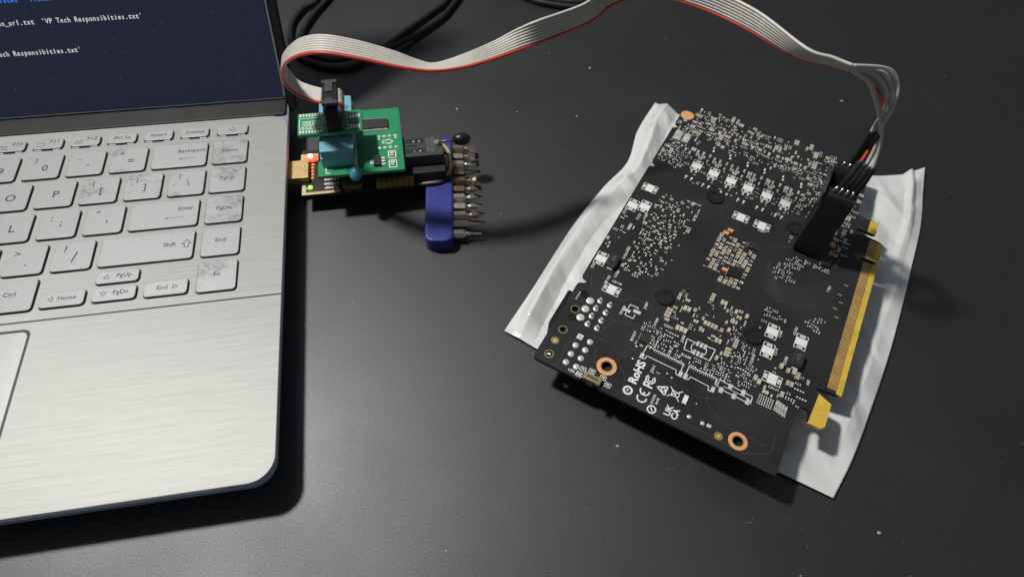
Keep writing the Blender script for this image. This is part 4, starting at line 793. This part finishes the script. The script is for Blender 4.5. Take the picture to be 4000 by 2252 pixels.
# voltage regulator phases: the same little layout six times
for i, (px_, py_) in enumerate(PH):
    rg = random.Random(50+i)
    for dx in (-2.6, -1.5, .2, 1.3, 3.6): put(px_+dx, py_+9.4+rg.uniform(-.2, .2), 'chip', 2.2, 1.0, 1, 'chip_grey')
    for dx in (-2.6, -1.5, .2, 1.3): put(px_+dx, py_+7.0, 'chip', 1.7, .85, 1, 'chip_grey')
    for dx in (-.6, .5, 3.6): put(px_+dx, py_+5.0, 'cap', 1.6, .85, 1)
    put(px_+3.9, py_+14.2, 'dot', 1.5, 1.1, 1); put(px_+3.5, py_+16.4, 'dot', 1.6, 1.0, 1); put(px_+3.4, py_+6.4, 'cap', 2.0, 1.2, 1)
    for k in range(9): put(px_+rg.uniform(2.6, 5.4), py_+rg.uniform(-4, 4), 'pads', 1.0, .55, rg.randint(0, 1))
    put(px_-1.0, py_-5.0, 'chip', 2.0, 1.0, 1, 'chip_grey'); put(px_+1.2, py_-5.0, 'cap', 1.6, .85, 1); put(px_+1.2, py_-6.6, 'pads', 1.0, .55, 0)
    put(px_-1.9, py_-9.4, 'dot', 1.5, 1.2, 1); put(px_+.9, py_-9.4, 'dot', 1.5, 1.2, 1); put(px_+.7, py_-10.8, 'dot', .9, .8, 1); put(px_-2.1, py_-10.9, 'dot', .9, .8, 1)
    # driver stage further out
    for k in range(4): put(px_-3+k*.95, py_+26+rg.uniform(-.3, .3), 'pads', 1.25, .7, 1)
    for k in range(4): put(px_-3+k*.95, py_+28.4, 'chip', 1.7, .85, 1, 'chip_grey')
    put(px_+2.2, py_+27, 'cap', 2.0, 1.2, 1); put(px_+3.6, py_+31, 'cap', 1.6, .85, 1)
cluster(box(-96, -11, 34, 58.5), 900, 'wwwwggdtw', 1, (1, 1, 0))
cluster([(-103, 44), (-90, 46), (-88, 30), (-92, 12), (-102.8, 12)], 330, 'wwgwgd', 2)
cluster(box(-102.5, -90, 11, 24), 110, 'wwwd', 3)
cluster(box(-34, -10.5, 12, 40), 380, 'wwggtw', 4, (1, 1, 0))
cluster(box(-88, -36, 5.5, 10.5), 26, 'wd', 5)
for k in range(9):
    y = -10.5-5.6*k
    for dx, dy in ((-8.2, 0), (-6.9, -.9), (-4.4, .4), (-3.2, 1.2), (-1.8, .2), (-.6, -1.1), (.8, .6), (1.6, -.6), (-2.6, -2.2), (-5.6, -2.4), (-1.2, -2.6), (3.8, -.4), (4.6, -2.2), (.4, 2.0), (-7.4, 2.2)):
        q = gr.choice((('cap', 1.6, .85), ('cap', 1.3, .72), ('pads', 1.25, .72), ('pads', 1.25, .72), ('dot', .9, .8)))
        if gr.random() < .9: put(-82.0+dx+gr.uniform(-.2, .2), y+dy+gr.uniform(-.2, .2), *q, gr.choice((0, 0, 1)))
cluster(box(-74.6, -72.6, -52, -8), 14, 'td', 6, (0,)); cluster(box(-92.5, -75, -60, -6), 150, 'wdwdt', 66, (0, 0, 1)); cluster(box(-103, -94, -50, -26), 20, 'wd', 67)
cluster(box(-103, -96.5, -52, -28), 16, 'dwt', 7, (1, 0))
for i in range(9):
    for j in range(22):
        x = -59.4+2.05*i-.05*j; y = -18.2-1.22*j+gr.uniform(-.12, .12)
        if j > 17 and i < 4: continue
        if gr.random() < .80: put(x+gr.uniform(-.15, .15), y, *gr.choice((('cap', 1.6, .85), ('cap', 1.6, .85), ('cap', 1.3, .72), ('pads', 1.25, .7))), 0)
cluster([(-68, -57), (-40, -52), (-36, -64), (-36, -84), (-66, -74)], 210, 'ttwtwtdT', 9)
cluster([(-71.5, -92), (-71.5, -78), (-64, -76), (-55, -83), (-52, -88.5), (-64, -88)], 420, 'wddwwdt', 10)
cluster(box(-50.5, -35.5, -88.3, -83), 150, 'wddw', 11)
cluster([(-40, -88), (-40, -62), (-35.5, -58), (-28.5, -62), (-28, -88)], 320, 'wwwdd', 12)
cluster(box(-28, -9, -88, -70), 90, 'dwtT', 13)
cluster([(-33, -3), (-30, -16), (-34, -24), (-33, -31), (-26, -30), (-22, -16), (-12.5, -15.5), (-12, -9), (-22, -12)], 300, 'wwwdd', 14)
cluster(box(-19, -9.5, -6, 11), 110, 'wwdt', 15)
cluster([(-32.5, -45), (-28, -46.5), (-27.6, -62), (-30, -62)], 46, 'wwd', 16, (1,))
cluster([(-17, -44.5), (-10.2, -38.2), (-10.4, -49)], 44, 'wwd', 17, (1,))
cluster(box(-26, -20, -50.5, -47), 8, 'd', 18)
cluster(box(-66, -24, -87.6, -86.0), 1, 'w', 19)
for k in range(16): put(-63.6+.82*k, -89.4-.02*k, 'pads', .8, .6, 1, force=True)
for k in range(12): put(-48.4+.82*k, -89.4, 'pads', .8, .6, 1, force=True)
for r_ in range(5):
    for k in range(7): put(-21.8+.85*k, -87-.95*r_, 'dot', .6, .6, 0, force=True)
cluster(box(-72, -54, -98, -95.4), 6, 'd', 20); cluster(box(-64, -40, -107, -97), 8, 'd', 21)
# the largest 300 of each kind are parts of their own, the rest one mass
COMP.sort(key=lambda c: -c[3]*c[4]); cnt = {}; rest = {}
NAME = {'cap': 'ceramic_capacitor', 'chip': 'chip_resistor', 'pads': 'solder_pad', 'dot': 'solder_dot'}
for x, y, kind, l, w_, rot, body in COMP:
    n_ = NAME[kind]; cnt[n_] = cnt.get(n_, 0)+1; me = cmesh(kind, l, w_, body)
    if cnt[n_] <= (230 if n_ == 'solder_pad' else 295): link(n_, me, gpu, loc=(x, y, ZB+.004), rot=(0, 0, R(90*rot)+random.uniform(-.02, .02)))
    else: rest.setdefault((n_, body), []).append((x, y, rot, me))
for (n_, body), L in rest.items():
    mb = MB()
    for x, y, rot, me in L:
        vs_ = [(v_.co.x/S, v_.co.y/S, v_.co.z/S) for v_ in me.vertices]
        if rot % 2: vs_ = [(-b_, a_, c_) for a_, b_, c_ in vs_]
        o = len(mb.v); mb.v += [(a_+x, b_+y, c_+ZB+.004) for a_, b_, c_ in vs_]
        for p in me.polygons: mb.f.append(tuple(i+o for i in p.vertices)); mb.mi.append(p.material_index)
    mb.obj('remaining_'+n_, [body, 'solder'], gpu, kind='stuff')

# ------------------------------------------------------------------ plastic bag under the card
KG = 0.9637
sg = lambda L: [(x*KG, y*KG) for x, y in L]
left = spline(sg([(75.5, 315), (64, 290), (57, 264), (43, 243), (27, 214), (12, 182), (-2, 153)]), 8)
right = spline(sg([(218, 273), (206, 236), (189, 199), (170, 160), (153, 129), (139, 105), (127.5, 88.5)]), 8)
from mathutils import noise as mn
mb = MB(); NU, NV = 96, len(left)-1
tl, tr_, bl, br = left[0], right[0], left[-1], right[-1]
def lerp(p, seq):
    t = p*(len(seq)-1); i = min(int(t), len(seq)-2); return seq[i]+(seq[i+1]-seq[i])*(t-i)
farE = [tl, *[Vector(q) for q in sg([(88, 306), (120, 293), (150, 276), (185, 266), (205, 268)])], tr_]
nearE = [bl, *[Vector(q) for q in sg([(12, 145.2), (45, 129), (78, 112.6), (108, 97.5)])], br]
NU2, NV2 = 170, 190; vs_ = []; fs_ = []
def hsh(i, j, s_): return random.Random((i*73856093) ^ (j*19349663) ^ (s_*83492791)).random()-.5
HC = {}
def hc_(i, j, s_):
    k = (i, j, s_)
    if k not in HC: HC[k] = hsh(i, j, s_)
    return HC[k]
def facet(x, y, cell, s_):
    # flat triangular facets meeting in sharp folds, as in creased film
    x /= cell; y /= cell; i, j = math.floor(x), math.floor(y); fx, fy = x-i, y-j
    a_, b_, c_, d_ = hc_(i, j, s_), hc_(i+1, j, s_), hc_(i, j+1, s_), hc_(i+1, j+1, s_)
    return a_+(b_-a_)*fx+(c_-a_)*fy if fx+fy < 1 else d_+(c_-d_)*(1-fx)+(b_-d_)*(1-fy)
for j in range(NV2+1):
    t = j/NV2
    for i in range(NU2+1):
        s_ = i/NU2
        a_ = lerp(t, left)*(1-s_)+lerp(t, right)*s_; b_ = lerp(s_, farE)*(1-t)+lerp(s_, nearE)*t
        c_ = tl*(1-s_)*(1-t)+tr_*s_*(1-t)+bl*(1-s_)*t+br*s_*t; p = a_+b_-c_
        e = min(s_, 1-s_, t, 1-t)*2; e = min(1, e*7)
        n1 = mn.noise(Vector((p.x*.022, p.y*.022, 3.1)))
        wx = p.x+7*mn.noise(Vector((p.x*.035, p.y*.035, 9))); wy = p.y+7*mn.noise(Vector((p.x*.035+5, p.y*.035, 2)))
        z = 1.0+e*(1.7+1.0*n1+3.4*facet(wx+wy*.35, wy*.62-wx*.3, 15, 1)+1.7*facet(wx*.8-wy*.5, wy+wx*.3, 7.5, 2)+.5*facet(wx, wy, 3.8, 3))
        sr = .066+.022*math.sin(t*6.5+.8)+.03*facet(t*30, 3.3, 3, 7); z += 4.6*(.35+.65*abs(math.sin(t*5.2+.5)))*max(0, 1-abs(s_-sr)/(.052 if s_ < sr else .085))
        sr = .885+.02*math.sin(t*8); z += 2.6*max(0, 1-abs(s_-sr)/.04)*max(0, 1-t*2.6)
        # soft buckling along the long sides, flat pressed seam by the front
        if s_ < .34: z += e*1.0*math.sin(t*17+s_*9+1.2*n1*3)*(1-s_/.34)
        if s_ > .75: z += e*0.7*math.sin(t*9+2.0)*((s_-.75)/.25)+ (2.5 if t < .1 else 0)*(1-t/.1)*(s_-.75)/.25
        if t > .93: z = 1.3+(z-1.3)*max(0.15, (1-t)/.07)
        z = max(.6, z)
        inside = (gm.inverted() @ Vector((p.x, p.y, 0)))
        if -96 < inside.x < -14 and -100 < inside.y < 40: z = min(z, 2.6)
        vs_.append((p.x, p.y, z))
for j in range(NV2):
    for i in range(NU2):
        q = j*(NU2+1)+i; fs_.append((q, q+NU2+1, q+NU2+2, q+1))
mb = MB(); mb.add(vs_, fs_)
bag = mb.obj('plastic_bag', 'bag_plastic', None, True, label='crumpled white plastic bag lying flat under the graphics card', cat='bag')
sm = bag.modifiers.new('thickness', 'SOLIDIFY'); sm.thickness = 0.0004; sm.offset = -1

# ------------------------------------------------------------------ black cables at the back of the table
def cable(pts, label, r=1.7):
    MB().tube(spline([(x*KG, y*KG, z) for x, y, z in pts], 8), r, 12).obj('power_cable', 'cable_black', None, True, label=label, cat='cable', group='black cables on the table')
cable([(-133, 420, 2.4), (-139, 392, 2.4), (-145, 383, 2.4), (-148, 369, 2.4), (-147, 358, 2.4), (-143, 345, 2.4), (-137, 335, 2.4), (-128, 329, 2.4), (-116, 325, 2.4), (-104, 327, 2.4), (-95, 336, 2.4), (-87, 348, 2.4), (-76, 368, 2.4), (-65, 386, 2.4), (-56, 402, 2.4), (-50, 425, 2.4)], 'black cable forming the outer of two loops behind the ribbon cable')
cable([(-128, 420, 6.4), (-133, 393, 2.6), (-137, 378, 2.6), (-139.5, 360, 2.6), (-138, 348, 2.6), (-133, 338, 3.0), (-124, 332.5, 3.4), (-113, 331, 3.6), (-101, 336, 4.0), (-84, 345, 4.4), (-70, 362, 2.8), (-57, 382, 2.6), (-52, 395, 2.6), (-49, 405, 2.6), (-43, 425, 2.6)], 'black cable forming the inner of two loops behind the ribbon cable')
cable([(-20, 424, 2.4), (0, 411, 2.4), (13, 407, 2.4), (31, 406, 2.4), (44, 412, 2.4), (56, 424, 2.4)], 'short bend of black cable at the far edge of view under the ribbon arch')
cable([(-24, 430, 2.4), (0, 417, 2.4), (16, 412, 2.4), (32, 411.5, 2.4), (46, 419, 2.4), (54, 430, 2.4)], 'second black cable just behind the bend under the ribbon arch')

# ------------------------------------------------------------------ dust and crumbs on the table
rg = random.Random(5); mb = MB()
spots = [(142.6, 77, 1.0), (46, 104, .9), (-17, 60, .7), (-38, 299, .9), (38, 345, 1.0), (-4, 300, .6), (30, 300, .8), (-70, 330, .6), (-28, 268, .5), (188, 330, 1.0), (-8, 222, .5), (110, 60, .45), (150, 62, .5)]
for _ in range(150):
    spots.append((rg.uniform(-120, 260), rg.uniform(20, 420), rg.uniform(.08, .22) if rg.random() < .85 else rg.uniform(.25, .5)))
for x, y, r in spots:
    x, y = x*KG, y*KG
    n = rg.randint(5, 7); a0 = rg.uniform(0, 6); lp = [(x+r*rg.uniform(.6, 1.2)*math.cos(a0+6.283*k/n), y+r*rg.uniform(.5, 1)*math.sin(a0+6.283*k/n)) for k in range(n)]
    mb.stack([[(a_, b_, 0.005) for a_, b_ in lp], [(x+(a_-x)*.6, y+(b_-y)*.6, r*.4) for a_, b_ in lp]], [0, 0])
for _ in range(5):
    x, y, a_ = rg.uniform(60, 260), rg.uniform(40, 380), rg.uniform(0, 3.1); L = rg.uniform(2, 7)
    mb.tube([(x, y, .12), (x+L*.5*math.cos(a_), y+L*.5*math.sin(a_), .2), (x+L*math.cos(a_+.4), y+L*math.sin(a_+.4), .12)], .06, 4)
mb.obj('dust_specks', 'dust', None, label='pale dust specks and fibres scattered over the dark table', cat='dust', kind='stuff')
